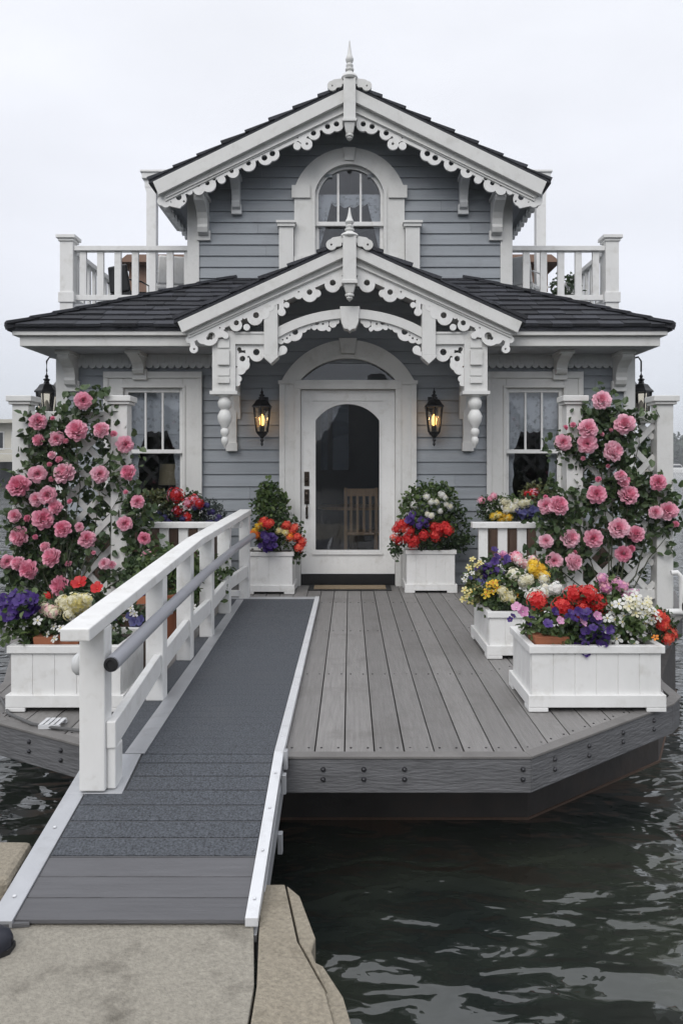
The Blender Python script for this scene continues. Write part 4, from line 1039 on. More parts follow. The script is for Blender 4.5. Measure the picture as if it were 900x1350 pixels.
la = empty('table_lamp', (-2.06, 8.72, .70), 'unlit table lamp with a cream shade inside the left window', 'lamp')
mb = MB(); mb.lathe([(.09, 0), (.09, .02), (.035, .05), (.075, .16), (.07, .24), (.02, .32), (.012, .36)], (-2.06, 8.72, .70), 16); mb.build('base', M['soffit'], la, smooth=True)
mb = MB(); mb.lathe([(.135, .34), (.115, .58), (.112, .58), (.132, .34)], (-2.06, 8.72, .70), 20); mb.build('lamp_shade', M['shade'], la, smooth=True)

# ---------------------------------------------------------------- wall lanterns
def lantern(x, y, z0, lit, label, sc=1.0, back=True):
    o = empty('wall_lantern', (x, y, z0), label, 'lantern', 'black lanterns on the house front' if lit else 'lanterns at the house corners')
    X = lambda pr, sg=6: MB().lathe([(r * sc, h * sc) for r, h in pr], (x, y, z0), sg, rot=math.pi / 6)
    X([(.004, 0), (.016, .02), (.010, .045), (.022, .06), (.014, .085), (.055, .125), (.070, .150)]).build('bottom_cap', M['black'], o)
    mb = X([(.112, .400), (.112, .412), (.085, .44), (.062, .475), (.028, .488), (.022, .51), (.034, .525), (.012, .54), (.018, .558), (.006, .575), (.003, .60)]); mb.build('roof', M['black'], o)
    mb = MB()
    for k in range(6):
        a = k * math.pi / 3 + math.pi / 6
        mb.bar((x + .064 * sc * math.cos(a), y + .064 * sc * math.sin(a), z0 + .148 * sc), (x + .094 * sc * math.cos(a), y + .094 * sc * math.sin(a), z0 + .402 * sc), .011 * sc, .011 * sc, (math.cos(a), math.sin(a), 0))
    mb.build('cage', M['black'], o)
    X([(.060, .150), (.090, .400)]).build('pane', M['lampglass'], o, fix=True)
    X([(.028, .155), (.028, .20), (.02, .21)], 10).build('bulb_socket', M['black'], o)
    X([(.006, .205), (.022, .225), (.026, .27), (.018, .31), (.004, .33)], 12).build('bulb', M['bulb'] if lit else M['frieze'], o, smooth=True)
    mb = MB()
    if back:
        mb.box(x - .05, x + .05, YW - .034, YW - .021, z0 + .33 * sc, z0 + .52 * sc); mb.tube([(x, YW - .03, z0 + .36), (x, YW - .10, z0 + .33), (x, y + .04, z0 + .42), (x, y, z0 + .49 * sc)], .009, 8)
    else:
        s = 1 if x > 0 else -1
        W_ = 3.06 if s < 0 else 2.966
        mb.tube([(s * W_, y, z0 + .70 * sc), (x * .99, y, z0 + .74 * sc), (x, y, z0 + .70 * sc), (x, y, z0 + .60 * sc)], .010, 8); mb.box(min(s * (W_ - .01), s * (W_ + .015)), max(s * (W_ - .01), s * (W_ + .015)), y - .05, y + .05, z0 + .6 * sc, z0 + .8 * sc)
    mb.build('arm', M['black'], o)
    if lit:
        ld = bpy.data.lights.new('lantern_light', 'POINT'); ld.energy = 1.2; ld.color = (1, .62, .28); ld.shadow_soft_size = .03
        lo = bpy.data.objects.new('lantern_light', ld); COL.objects.link(lo); lo.location = (x, y, z0 + .30); attach(lo, o)
lantern(-.905, 7.83, 1.46, True, 'lit black lantern on the siding between the left window and the door')
lantern(.868, 7.83, 1.46, True, 'lit black lantern on the siding between the door and the right window')
lantern(-3.32, 8.32, 1.60, False, 'dark unlit lantern hanging off the left corner of the house behind the rose trellis', 1.15, False)
lantern(3.19, 8.32, 1.60, False, 'dark unlit lantern hanging off the right corner of the house behind the rose trellis', 1.15, False)

# door mat
dm = empty('doormat', (-.03, 7.76, .003), 'tan doormat with a black rubber border in front of the glass door', 'doormat')
mb = MB(); mb.box(-.42, .42, 7.62, 7.93, .003, .011); mb.build('border', M['rubber'], dm)
mb = MB(); mb.box(-.365, .365, 7.665, 7.885, .0112, .018); mb.build('coir', M['doormat'], dm)

# ---------------------------------------------------------------- neighbouring boathouse behind, and things on the balcony
nb = empty('boathouse', (0, 18, WZ), 'brown flat roofed boathouse behind the balconies', 'boathouse')
mb = MB(); mb.box(-4.80, 4.3, 16.5, 21, 5.05, 5.62); mb.build('upper_wall', M['brownwall'], nb)
mb = MB(); mb.box(-4.75, 4.25, 16.55, 21, 4.45, 5.05); mb.build('window_band', M['darkglass'], nb)
mb = MB(); siding(mb, 16.5, WZ, 4.45, .2, lambda z: (-4.80, 4.3), thick=4); mb.build('lower_wall', M['siding'], nb)
mb = MB(); mb.prism([(-4.95, 5.62), (4.5, 5.62), (4.3, 5.78), (-4.75, 5.78)], XZ, 16.2, 21.2); mb.build('roof', M['brownwall'], nb)

def patio_chair(x, y, z, rz, m, label):
    o = empty('patio_chair', (x, y, z), label, 'chair', 'chairs on the balconies')
    mb = MB(); mb.box(-.24, .24, -.24, .24, .38, .46); s = mb.build('seat', m, None, bevel=.02)
    mb = MB(); mb.hexa([(-.24, .20, .46), (.24, .20, .46), (.24, .26, .46), (-.24, .26, .46), (-.22, .28, .92), (.22, .28, .92), (.22, .33, .90), (-.22, .33, .90)]); b = mb.build('backrest', m, None, bevel=.02)
    ps = [s, b]
    for sx in (-1, 1):
        mb = MB(); mb.tube([(sx * .26, -.22, 0), (sx * .26, -.2, .62), (sx * .26, 0, .66), (sx * .26, .28, .64)], .016, 8); ps.append(mb.build('arm', m, None, smooth=True))
        mb = MB(); mb.tube([(sx * .24, .24, 0), (sx * .24, .22, .46)], .016, 8); ps.append(mb.build('leg', m, None, smooth=True))
    for p in ps: p.parent = o
    o.rotation_euler = (0, 0, rz); o.scale = (.72, .72, .72)
patio_chair(-2.80, 9.7, 3.115, 2.6, M['black'], 'dark patio chair on the left balcony by the side railing')
patio_chair(-2.18, 9.3, 3.115, 3.4, M['white_clean'], 'white patio chair on the left balcony close to the wall')
patio_chair(2.14, 9.3, 3.115, 2.5, M['white_clean'], 'white patio chair on the right balcony close to the wall')

# ---------------------------------------------------------------- trellises and deck railings
def lattice_trellis(xl, xr, label):
    Y = 6.5
    o = empty('trellis', ((xl + xr) / 2, Y, 0), label, 'trellis', 'white lattice trellises flanking the house')
    w = .070
    for x in (xl, xr):
        mb = MB(); mb.box(x - w, x + w, Y - w, Y + w, .003, 1.775); p = mb.build('post', M['white'], o, bevel=.006)
        mb = MB(); mb.box(x - w - .022, x + w + .022, Y - w - .022, Y + w + .022, 1.7755, 1.80); mb.box(x - w - .038, x + w + .038, Y - w - .038, Y + w + .038, 1.8005, 1.85); mb.build('cap', M['white'], p, bevel=.006)
    for z0, z1 in ((1.62, 1.72), (.12, .2)):
        mb = MB(); mb.box(xl + w, xr - w, Y - .03, Y + .03, z0, z1); mb.build('rail', M['white'], o, bevel=.004)
    a, b, z0, z1 = xl + w, xr - w, .20, 1.62
    st = .235
    for sgn, yy in ((1, Y - .018), (-1, Y + .003)):
        mb = MB()
        k = -12
        while k < 14:
            c = k * st * 1.15   # line z = z0 + c + sgn * (x - mid)
            mid = (a + b) / 2
            pts = []
            xa, xb = a, b
            za, zb = z0 + c + sgn * 1.05 * (xa - mid), z0 + c + sgn * 1.05 * (xb - mid)
            t0, t1 = 0, 1
            dz = zb - za
            for lim, s2 in ((z0, 1), (z1, -1)):
                f0, f1 = s2 * (za - lim), s2 * (zb - lim)
                if f0 < 0 and f1 < 0: t0, t1 = 1, 0
                elif f0 < 0: t0 = max(t0, f0 / (f0 - f1))
                elif f1 < 0: t1 = min(t1, f0 / (f0 - f1))
            if t1 - t0 > .05:
                p = Vector((xa + (xb - xa) * t0, yy + .008, za + dz * t0)); q = Vector((xa + (xb - xa) * t1, yy + .008, za + dz * t1))
                mb.bar(p, q, .016, .048)
            k += 1
        mb.build('lattice', M['white'], o)
    return o
TL = (-2.79, -1.955); TR = (1.905, 2.67)
lattice_trellis(*TL, 'white lattice trellis with capped posts at the left deck edge, covered in pink roses')
lattice_trellis(*TR, 'white lattice trellis with capped posts at the right deck edge, covered in pink roses')

def deck_railing(x0, x1, Y, label):
    o = empty('deck_railing', ((x0 + x1) / 2, Y, 0), label, 'railing', 'white deck railings in front of the windows')
    mb = MB(); mb.box(x0, x1, Y - .05, Y + .05, .715, .765); mb.build('top_rail', M['white_clean'], o, bevel=.005)
    mb = MB(); mb.box(x0 + .03, x1, Y - .02, Y + .02, .12, .17); mb.build('bottom_rail', M['white_clean'], o, bevel=.004)
    n = round((x1 - x0) / .19)
    for k in range(n):
        x = x0 + .10 + k * (x1 - x0 - .1) / n
        mb = MB(); mb.box(x - .04, x + .04, Y - .017, Y + .017, .1705 if k else .003, .7145); mb.build('baluster', M['white_clean'], o, bevel=.003)
deck_railing(TL[1] + .07, -.945, 6.62, 'white railing between the left rose trellis and the ramp')
deck_railing(1.06, TR[0] - .07, 6.62, 'white railing between the right door planter and the right rose trellis')

# ---------------------------------------------------------------- planters
def planter(name, x0, x1, y0, y1, h, label, m='white_clean', nb=7, liner=None, z=0.003):
    o = empty(name, ((x0 + x1) / 2, (y0 + y1) / 2, z), label, 'planter', 'planter boxes on the deck')
    mt = M[m]; t = .022
    mb = MB()
    def panel(a, b, horiz, c0, c1):
        n = max(2, round((b - a) / .105)); s = (b - a) / n
        for k in range(n):
            p, q = a + k * s + .0018, a + (k + 1) * s - .0018
            if horiz: mb.box(p, q, c0, c1, z + .03, z + h - .04)
            else: mb.box(c0, c1, p, q, z + .03, z + h - .04)
        if horiz: mb.box(a, b, min(c0, c1) + .004, max(c0, c1) - .004, z + .031, z + h - .041)
        else: mb.box(min(c0, c1) + .004, max(c0, c1) - .004, a, b, z + .031, z + h - .041)
    panel(x0 + .002, x1 - .002, True, y0, y0 + t); panel(x0 + .002, x1 - .002, True, y1 - t, y1)
    panel(y0 + t + .001, y1 - t - .001, False, x0, x0 + t); panel(y0 + t + .001, y1 - t - .001, False, x1 - t, x1)
    mb.build('panel', mt, o, bevel=.002)
    mb = MB(); e = .018
    bz = z + .085
    for a, b, c, d in ((x0 - e, x1 + e, y0 - e, y0 - .0005), (x0 - e, x1 + e, y1 + .0005, y1 + e)):
        mb.box(a, b, c, d, z + .022, bz); mb.box(a, a + .10, c, d, z, z + .0215); mb.box(b - .10, b, c, d, z, z + .0215)
    for a, b in ((x0 - e, x0 - .0005), (x1 + .0005, x1 + e)):
        mb.box(a, b, y0, y1, z + .022, bz); mb.box(a, b, y0, y0 + .08, z, z + .0215); mb.box(a, b, y1 - .08, y1, z, z + .0215)
    mb.build('base_board', mt, o, bevel=.003)
    mb = MB(); r = .014
    zt0, zt1 = z + h - .04, z + h
    mb.box(x0 - r, x1 + r, y0 - r, y0 + t, zt0, zt1); mb.box(x0 - r, x1 + r, y1 - t, y1 + r, zt0, zt1)
    mb.box(x0 - r, x0 + t, y0 + t + .0005, y1 - t - .0005, zt0, zt1); mb.box(x1 - t, x1 + r, y0 + t + .0005, y1 - t - .0005, zt0, zt1)
    mb.build('rim', mt, o, bevel=.004)
    mb = MB(); mb.box(x0 + t + .001, x1 - t - .001, y0 + t + .001, y1 - t - .001, z + .05, z + h - .03); mb.build('soil', M['soil'], o)
    if liner:
        mb = MB(); a, b = liner; mb.prism([(a, z + h - .05), (b, z + h - .05), (b + .01, z + h + .035), (a - .01, z + h + .035)], XZ, y0 + .03, y0 + .20); mb.build('liner', M['terracotta'], o, bevel=.006)
    return o
planter('planter_box', .925, 1.588, 3.87, 4.32, .335, 'long white panelled planter with red, purple and white flowers at the right front deck edge', liner=(.96, 1.12))
planter('planter_box', -1.73, -1.165, 3.87, 4.30, .335, 'white panelled planter with purple and cream flowers at the left front deck edge', liner=(-1.62, -1.40))
planter('planter_box', .905, 1.42, 4.93, 5.55, .305, 'square white planter with yellow and purple flowers behind the long right planter')
planter('planter_box', -1.02, -.56, 7.43, 7.86, .41, 'white planter with a tall vine and orange flowers left of the door')
planter('planter_box', .56, 1.04, 7.50, 7.88, .42, 'white planter with a green bush and red flowers right of the door')
def crate(x0, x1, y0, y1, h, label, m):
    o = empty('wooden_tub', ((x0 + x1) / 2, (y0 + y1) / 2, .003), label, 'tub')
    mb = MB(); n = max(2, round((x1 - x0) / .09))
    for k in range(n):
        a, b = x0 + (x1 - x0) * k / n, x0 + (x1 - x0) * (k + 1) / n
        mb.box(a + .002, b - .002, y0, y0 + .02, .003, h); mb.box(a + .002, b - .002, y1 - .02, y1, .003, h)
    n = max(2, round((y1 - y0) / .09))
    for k in range(n):
        a, b = y0 + .021 + (y1 - y0 - .042) * k / n, y0 + .021 + (y1 - y0 - .042) * (k + 1) / n
        mb.box(x0, x0 + .02, a + .002, b - .002, .003, h); mb.box(x1 - .02, x1, a + .002, b - .002, .003, h)
    mb.build('staves', m, o, bevel=.003)
    mb = MB(); mb.box(x0 + .021, x1 - .021, y0 + .021, y1 - .021, .05, h - .03); mb.build('soil', M['soil'], o)
crate(-1.56, -1.235, 4.35, 4.70, .40, 'tall dark brown wooden tub beside the ramp railing, behind the left front planter', M['brown'])
crate(-2.55, -1.30, 7.32, 7.62, .64, 'long brown wooden flower trough under the left window', M['brown'])
crate(1.36, 2.50, 7.32, 7.62, .64, 'long brown wooden flower trough under the right window', M['brown'])
tp = empty('flower_pot', (-1.36, 5.35, .003), 'terracotta pot with a green plant beside the ramp railing', 'flower pot')
mb = MB(); mb.lathe([(.12, 0), (.17, .30), (.19, .30), (.19, .36), (.165, .36), (.16, .30)], (-1.36, 5.35, .003), 24); mb.build('pot', M['terracotta'], tp, smooth=True)
mb = MB(); mb.lathe([(.01, .28), (.158, .28), (.158, .315), (.01, .32)], (-1.36, 5.35, .003), 20); mb.build('soil', M['soil'], tp)

# ---------------------------------------------------------------- flowers and foliage
def petal_mesh(kind, mats, seed):
    """one bloom of unit radius facing +z; mats: petal, inner petal / eye"""
    r = random.Random(seed); mb = MB()
    def petal(phi, span, R0, R1, zf, nu=3, nt=3):
        vs = []
        for i in range(nt + 1):
            t = i / nt
            for j in range(nu + 1):
                s = j / nu * 2 - 1
                wv = math.sin(math.pi * (.12 + .72 * t)) ** .8
                a = phi + s * span / 2 * wv
                rr = R0 + (R1 - R0) * t - .10 * R1 * s * s * t + (r.uniform(-.035, .035) * R1 if t > .5 else 0)
                vs.append((rr * math.cos(a), rr * math.sin(a), zf(t, s) + r.uniform(-.02, .02)))
        mb.add(vs, [(i * (nu + 1) + j, i * (nu + 1) + j + 1, (i + 1) * (nu + 1) + j + 1, (i + 1) * (nu + 1) + j) for i in range(nt) for j in range(nu)])
    if kind == 'rose':
        rings = ((.14, .74, 4, 1), (.26, .80, 6, 1), (.40, .82, 8, 1), (.54, .80, 9, 0), (.68, .72, 10, 0), (.80, .58, 11, 0), (.90, .38, 11, 0), (.97, .14, 10, 0), (.98, -.14, 9, 0))
        for q, (Rr, Hh, n, mi) in enumerate(rings):
            mb.mi = mi; ph = r.uniform(0, 6.28)
            for k in range(n):
                a = ph + 6.283 * k / n + r.uniform(-.22, .22); sp = 6.283 / n * r.uniform(1.25, 1.7); R1 = Rr * r.uniform(.88, 1.12); Hk = Hh * r.uniform(.86, 1.1)
                curl = r.uniform(.02, .16)
                petal(a, sp, R1 * .35, R1, lambda t, s, Hk=Hk, curl=curl, R1=R1: -.35 + (Hk + .35) * (1 - (1 - t) ** 1.7) - curl * max(0, t - .6) * 2.2 + .07 * s * s * t)
    elif kind == 'petunia':
        mb.mi = 0; n = 5
        for k in range(n):
            petal(6.283 * k / n + r.uniform(-.08, .08), 6.283 / n * 1.35, .08, r.uniform(.92, 1.06), lambda t, s: -.35 + .5 * t ** .7 + .06 * math.sin(s * 5) * t)
        mb.mi = 1; mb.lathe([(.14, -.28), (.10, -.2), (.01, -.18)], (0, 0, .05), 8)
    elif kind == 'daisy':
        mb.mi = 0
        for k in range(5): petal(6.283 * k / 5 + r.uniform(-.1, .1), 1.05, .10, r.uniform(.9, 1.05), lambda t, s: .05 * t - .12 * t * t)
        mb.mi = 1; mb.lathe([(.20, .0), (.17, .08), (.01, .12)], (0, 0, 0), 8)
    elif kind == 'head':       # a round head of many little florets
        for q in range(34):
            z = 1 - (q + .5) / 34 * 1.5; a = q * 2.39996; rr = math.sqrt(max(0, 1 - z * z))
            if q == 0: mb.mi = 0; mb.lathe([(.42, -.44), (.60, -.2), (.65, .1), (.56, .38), (.33, .55), (.02, .63)], (0, 0, 0), 8)
            n = Vector((rr * math.cos(a), rr * math.sin(a), z)) ; c = n * r.uniform(.60, 1.02)
            qt = n.to_track_quat('Z', 'Y'); ph = r.uniform(0, 6); mb.mi = r.choice((0, 0, 1))
            for k in range(5):
                al = ph + k * 1.2566; w_ = r.uniform(.22, .34)
                P = [Vector((0, 0, 0)), Vector((w_ * .75 * math.cos(al - .5), w_ * .75 * math.sin(al - .5), .05)), Vector((w_ * math.cos(al), w_ * math.sin(al), .02)), Vector((w_ * .75 * math.cos(al + .5), w_ * .75 * math.sin(al + .5), .05))]
                mb.add([c + qt @ p for p in P], [(0, 1, 2, 3)])
    me = bpy.data.meshes.new(kind); me.from_pydata(mb.v, [], mb.f)
    for m in mats: me.materials.append(M[m])
    me.polygons.foreach_set('material_index', mb.m)
    if kind in ('rose', 'petunia'): me.polygons.foreach_set('use_smooth', [True] * len(me.polygons))
    return me
BM = {}
def bloom_mesh(kind, m1, m2):
    k = (kind, m1, m2)
    if k not in BM: BM[k] = [petal_mesh(kind, (m1, m2), 11 + i * 7 + len(BM)) for i in range(3)]
    return rnd.choice(BM[k])
def bloom(name, kind, m1, m2, p, r, face, parent):
    o = bpy.data.objects.new(name, bloom_mesh(kind, m1, m2)); COL.objects.link(o)
    o.location = p; q = Vector(face).normalized().to_track_quat('Z', 'Y') @ Euler((0, 0, rnd.uniform(0, 6.28))).to_quaternion()
    o.rotation_mode = 'XYZ'; o.rotation_euler = q.to_euler(); o.scale = (r, r, r)
    return attach(o, parent)

def ell_pts(c, rad, n, shell=.35):
    d = nrg.normal(size=(n, 3)); d /= np.linalg.norm(d, axis=1)[:, None]
    return np.array(c) + d * np.array(rad) * (nrg.uniform(shell, 1, n)[:, None] ** .6)

def plant(name, label, c, rad, nleaf, lsize, lm, blooms=(), base=None, d_more=True, clumps=5, stems=8, cat='plant', group='flowering plants in the planters'):
    """c, rad: centre and radii of the leafy mass; blooms: (kind, petal, eye, radius, [points] or count)"""
    base = base or (c[0], c[1], c[2] - rad[2])
    o = empty(name, base, label, cat, group)
    nleaf = int(nleaf * 1.25)
    P = [ell_pts(c, rad, nleaf // 2), ell_pts((c[0], c[1] - rad[1] * .5, c[2]), (rad[0] * 1.05, rad[1] * .9, rad[2] * 1.1), nleaf // 6, .6)]
    for k in range(clumps):
        cc = ell_pts(c, np.array(rad) * .85, 1, .6)[0]; cc[2] = max(cc[2], base[2] - .02)
        P.append(ell_pts(cc, np.array(rad) * rnd.uniform(.28, .45), nleaf // 2 // clumps, .2))
    leaves('foliage', np.concatenate(P), lsize, M[lm], o)
    mb = MB()
    for k in range(stems):
        e = ell_pts(c, np.array(rad) * .8, 1, .5)[0]; m_ = (Vector(base) + Vector(e)) / 2 + Vector((rnd.uniform(-.02, .02), rnd.uniform(-.02, .02), .02))
        mb.tube([Vector(base) + Vector((rnd.uniform(-.3, .3) * rad[0], rnd.uniform(-.3, .3) * rad[1], -.02)), m_, e], [.004, .003, .002], 5)
    mb.build('stem', M['stem'], o)
    for kind, m1, m2, r, pts in blooms:
        if isinstance(pts, int):
            L_ = []
            for k in range(pts):
                for _ in range(20):
                    d = nrg.normal(size=3); d /= np.linalg.norm(d)
                    if d[2] > -.35 and d[1] < .45: break
                L_.append((np.array(c) + d * np.array(rad) * rnd.uniform(.92, 1.1), d))
        else: L_ = [(np.array(p), None) for p in pts]
        if kind == 'petunia' and m1 in ('purple', 'blue') and d_more:
            L_ = L_ + [(p + nrg.normal(size=3) * np.array([.035, .02, .03]), d) for p, d in L_]
            r = r * .74
        for p, d in L_:
            face = Vector((rnd.uniform(-.5, .5), -.75 + rnd.uniform(-.3, .3), .55 + rnd.uniform(-.3, .4)))
            if d is not None: face = face + Vector(d) * .6
            bloom('bloom', kind, m1, m2, tuple(p), r * rnd.uniform(.85, 1.15), face, o)
    return o
def blob(px, py, rx, ry, Y, depth=None):
    """centre and radii of a mass that covers rx x ry pixels of the photograph at depth Y"""
    return at(px, py, Y), (rx * Y / 1000, depth or rx * Y / 1000 * .8, ry * Y / 1000)
def spots(L_, Y, dj=.04): return [at(x, y, Y + rnd.uniform(-dj, dj)) for x, y in L_]
def sprinkle(px, py, rx, ry, n, Y, dj=.05):
    out = []
    for k in range(n):
        a = rnd.uniform(0, 6.283); q = math.sqrt(rnd.random()); out.append(at(px + rx * q * math.cos(a), py + ry * q * math.sin(a), Y - .03 * (1 - q) + rnd.uniform(-dj, dj)))
    return out

# ---- climbing roses
RL = [(430, 110, 45), (197, 220, 45), (398, 265, 55), (525, 262, 42), (202, 315, 32), (295, 308, 40), (645, 335, 45), (270, 392, 22), (195, 487, 45), (335, 487, 55), (515, 490, 45), (665, 483, 42), (100, 550, 58), (190, 620, 38), (248, 598, 48), (290, 660, 38), (78, 705, 35), (222, 720, 55), (325, 772, 45), (410, 762, 25), (450, 825, 45), (105, 808, 50), (710, 632, 35), (645, 745, 40), (745, 820, 34), (760, 915, 36), (235, 865, 28), (270, 920, 50), (38, 940, 36), (95, 950, 38), (150, 980, 50), (355, 952, 18), (540, 950, 30), (580, 957, 22), (315, 1065, 52)]
RL = [(x * .2556, 500 + y * .2556, r * .2556) for x, y, r in RL]
RR = [(577, 84, 37), (522, 197, 40), (520, 255, 40), (668, 178, 40), (425, 250, 33), (618, 285, 42), (652, 382, 24), (662, 408, 24), (558, 455, 38), (683, 460, 40), (800, 408, 32), (358, 500, 34), (405, 500, 40), (790, 527, 27), (840, 520, 37), (645, 590, 40), (712, 612, 33), (452, 628, 38), (545, 630, 37), (663, 690, 32), (357, 640, 29), (390, 718, 33), (464, 722, 36)]
RR = [(600 + x / 3, 500 + y / 3, r / 3) for x, y, r in RR]
def climbing_rose(label, roses, extra, base, seed, gaps=()):
    r = random.Random(seed)
    o = empty('climbing_rose', base, label, 'rose bush', 'climbing roses on the trellises')
    P = []; ends = []
    for x, y, rr in roses:
        c = np.array(at(x, y + 4, 6.42)); ends.append(c)
        P.append(c + np.clip(nrg.normal(size=(42, 3)), -1.9, 1.9) * np.array([.085, .05, .085]))
    for x, y, sx, sy, n in extra:
        c = np.array(at(x, y, 6.42)); ends.append(c)
        P.append(c + np.clip(nrg.normal(size=(n, 3)), -1.7, 1.7) * np.array([sx * .0064, .05, sy * .0064]))
    P = np.concatenate(P)
    keep = np.ones(len(P), bool)
    for gx, gy, ax, ay in gaps:      # openings in the leafage where the lattice shows
        g = at(gx, gy, 6.45); inside = np.hypot((P[:, 0] - g[0]) / (ax * .00645), (P[:, 2] - g[2]) / (ay * .00645)) < 1
        keep &= ~(inside & (nrg.random(len(P)) < .93))
    P = P[keep]
    B = [np.array(at(gx, gy, 6.60)) + nrg.normal(size=(int(ax * ay * .16) + 10, 3)) * np.array([ax * .0042, .03, ay * .0042]) for gx, gy, ax, ay in gaps]
    P[:, 1] = np.where(np.abs(P[:, 1] - 6.5) < .05, 6.43, P[:, 1])
    P = np.concatenate([P] + B)
    leaves('foliage', P, .066, M['leaf_rose'], o, bias=(0, -.7, .5), wid=.40)
    mb = MB(); bs = Vector(base)
    for e in ends[::5]:
        e = Vector(e); mids = [bs + Vector((r.uniform(-.15, .15), r.uniform(-.06, .02), 0))]
        for t in (.3, .6, .85):
            p = bs.lerp(e, t); p.x = p.x + (e.x - p.x) * .35 * t + r.uniform(-.05, .05); p.y = 6.40 + r.uniform(-.03, .03) if t > .4 else p.y; mids.append(p)
        mb.tube(mids + [e], [.008, .006, .005, .003, .002], 5)
    mb.build('cane', M['stem'], o)
    for k in range(12):      # buds
        x, y, rr = r.choice(roses); a = r.uniform(0, 6.283)
        bloom('bud', 'rose', 'pink_deep', 'pink_deep', at(x + 20 * math.cos(a), y + 20 * math.sin(a), 6.34), r.uniform(.018, .032), (r.uniform(-.8, .8), -.6, r.uniform(.2, 1)), o)
    for x, y, rr in roses:
        Y = 6.31 + r.uniform(-.04, .04)
        big = rr > 7.5
        bloom('rose', 'rose', 'pink', 'pink_deep', at(x, y, Y), rr * Y / 1000 * 1.06, (r.uniform(-.75, .75), -1, r.uniform(-.15, .75)), o)
EL = [(75, 560, 22, 14, 130), (120, 535, 18, 8, 60), (60, 600, 16, 20, 110), (90, 620, 14, 14, 100), (65, 720, 22, 22, 200), (40, 760, 20, 15, 120), (95, 745, 20, 22, 170), (130, 690, 8, 30, 60), (140, 600, 12, 14, 60), (110, 680, 10, 14, 60), (160, 650, 14, 16, 60), (185, 700, 10, 25, 110), (175, 745, 12, 14, 60), (40, 690, 12, 20, 80), (75, 780, 22, 10, 90), (20, 640, 6, 10, 30), (135, 520, 8, 5, 20), (150, 745, 12, 12, 50)]
ER = [(800, 555, 18, 14, 170), (775, 580, 14, 14, 100), (820, 590, 12, 16, 110), (770, 610, 10, 14, 60), (795, 640, 20, 20, 170), (840, 640, 12, 24, 150), (860, 660, 10, 12, 70), (760, 660, 16, 14, 110), (740, 690, 16, 16, 120), (800, 690, 18, 16, 130), (830, 700, 14, 14, 90), (760, 735, 18, 14, 100), (875, 690, 8, 10, 40), (880, 720, 5, 8, 16), (725, 640, 8, 6, 24), (850, 590, 6, 10, 24), (745, 590, 6, 8, 24), (840, 545, 14, 6, 40)]
climbing_rose('pink climbing rose smothering the left trellis', RL, EL, (-2.35, 6.30, .02), 3, [(129, 592, 22, 24), (104, 640, 10, 14), (127, 674, 28, 34), (133, 748, 24, 30), (160, 725, 10, 22), (158, 580, 8, 20)])
climbing_rose('pink climbing rose on the right trellis', RR, ER, (2.2, 6.30, .02), 4, [(847, 596, 20, 38), (775, 632, 15, 22), (803, 678, 14, 20), (815, 750, 44, 36), (770, 765, 24, 22), (752, 620, 8, 24), (845, 690, 10, 14)])

# ---- right front planter (Y about 4.05)
Yp = 4.02
c, r_ = blob(728, 822, 44, 22, Yp, .15)
plant('bedding_plant', 'loose green and purple tipped foliage spilling at the left end of the long right planter', c, r_, 420, .036, 'leaf_mid', [('petunia', 'lilac', 'flower_white', .030, spots([(689, 806), (680, 800)], Yp - .08)), ('petunia', 'purple', 'yellow', .026, spots([(676, 812), (700, 815)], Yp - .06))], base=(1.05, 4.0, .31))
plant('geranium', 'big scarlet red geranium in the middle of the long right planter', *blob(760, 800, 40, 24, Yp + .06, .13), 380, .042, 'leaf_dark',
      [('head', 'red', 'red_light', .054, spots([(740, 800), (754, 783), (774, 784), (787, 797), (768, 801), (751, 808)], Yp - .06)), ('head', 'red', 'red_light', .05, spots([(708, 792)], Yp - .04)), ('petunia', 'red', 'yellow', .03, spots([(760, 816), (765, 820)], Yp - .08))], base=(1.22, 4.05, .31))
plant('petunia', 'deep purple petunia spilling over the front of the long right planter', *blob(775, 828, 36, 18, Yp - .06, .10), 260, .034, 'leaf_dark',
      [('petunia', 'purple', 'blue', .036, spots([(752, 808), (757, 816), (772, 832), (780, 815), (788, 818), (795, 848), (761, 853), (780, 835), (790, 838), (768, 840), (722, 822), (762, 806), (797, 840), (805, 830)], Yp - .14)), ('petunia', 'lilac', 'flower_white', .026, spots([(738, 818), (768, 820), (787, 812)], Yp - .15))], base=(1.26, 3.96, .31))
plant('daisy', 'mound of white daisies at the right end of the long right planter', *blob(822, 815, 40, 30, Yp, .14), 420, .034, 'leaf_mid',
      [('daisy', 'flower_white', 'paleyellow', .030, spots([(805, 804), (800, 815), (810, 817), (822, 812), (798, 830), (831, 832), (841, 834), (805, 842), (798, 842), (835, 848), (840, 808), (850, 812), (855, 800), (846, 796), (836, 800), (862, 806), (828, 802), (815, 796), (826, 790), (838, 786), (845, 804), (858, 818), (868, 814), (820, 820), (850, 822), (806, 798), (812, 842)], Yp - .10)), ('daisy', 'cream', 'paleyellow', .026, sprinkle(842, 800, 24, 16, 22, Yp - .08)), ('daisy', 'orange', 'soil', .022, spots([(863, 840)], Yp - .14))], base=(1.45, 4.02, .31))
plant('geranium', 'coral flowered geranium hanging over the right end of the long right planter', *blob(876, 826, 13, 24, Yp + .02, .10), 120, .032, 'leaf_dark',
      [('head', 'coral', 'red', .036, spots([(868, 812), (876, 818), (881, 828), (873, 824), (884, 836), (879, 842)], Yp - .04))], base=(1.56, 4.05, .31))
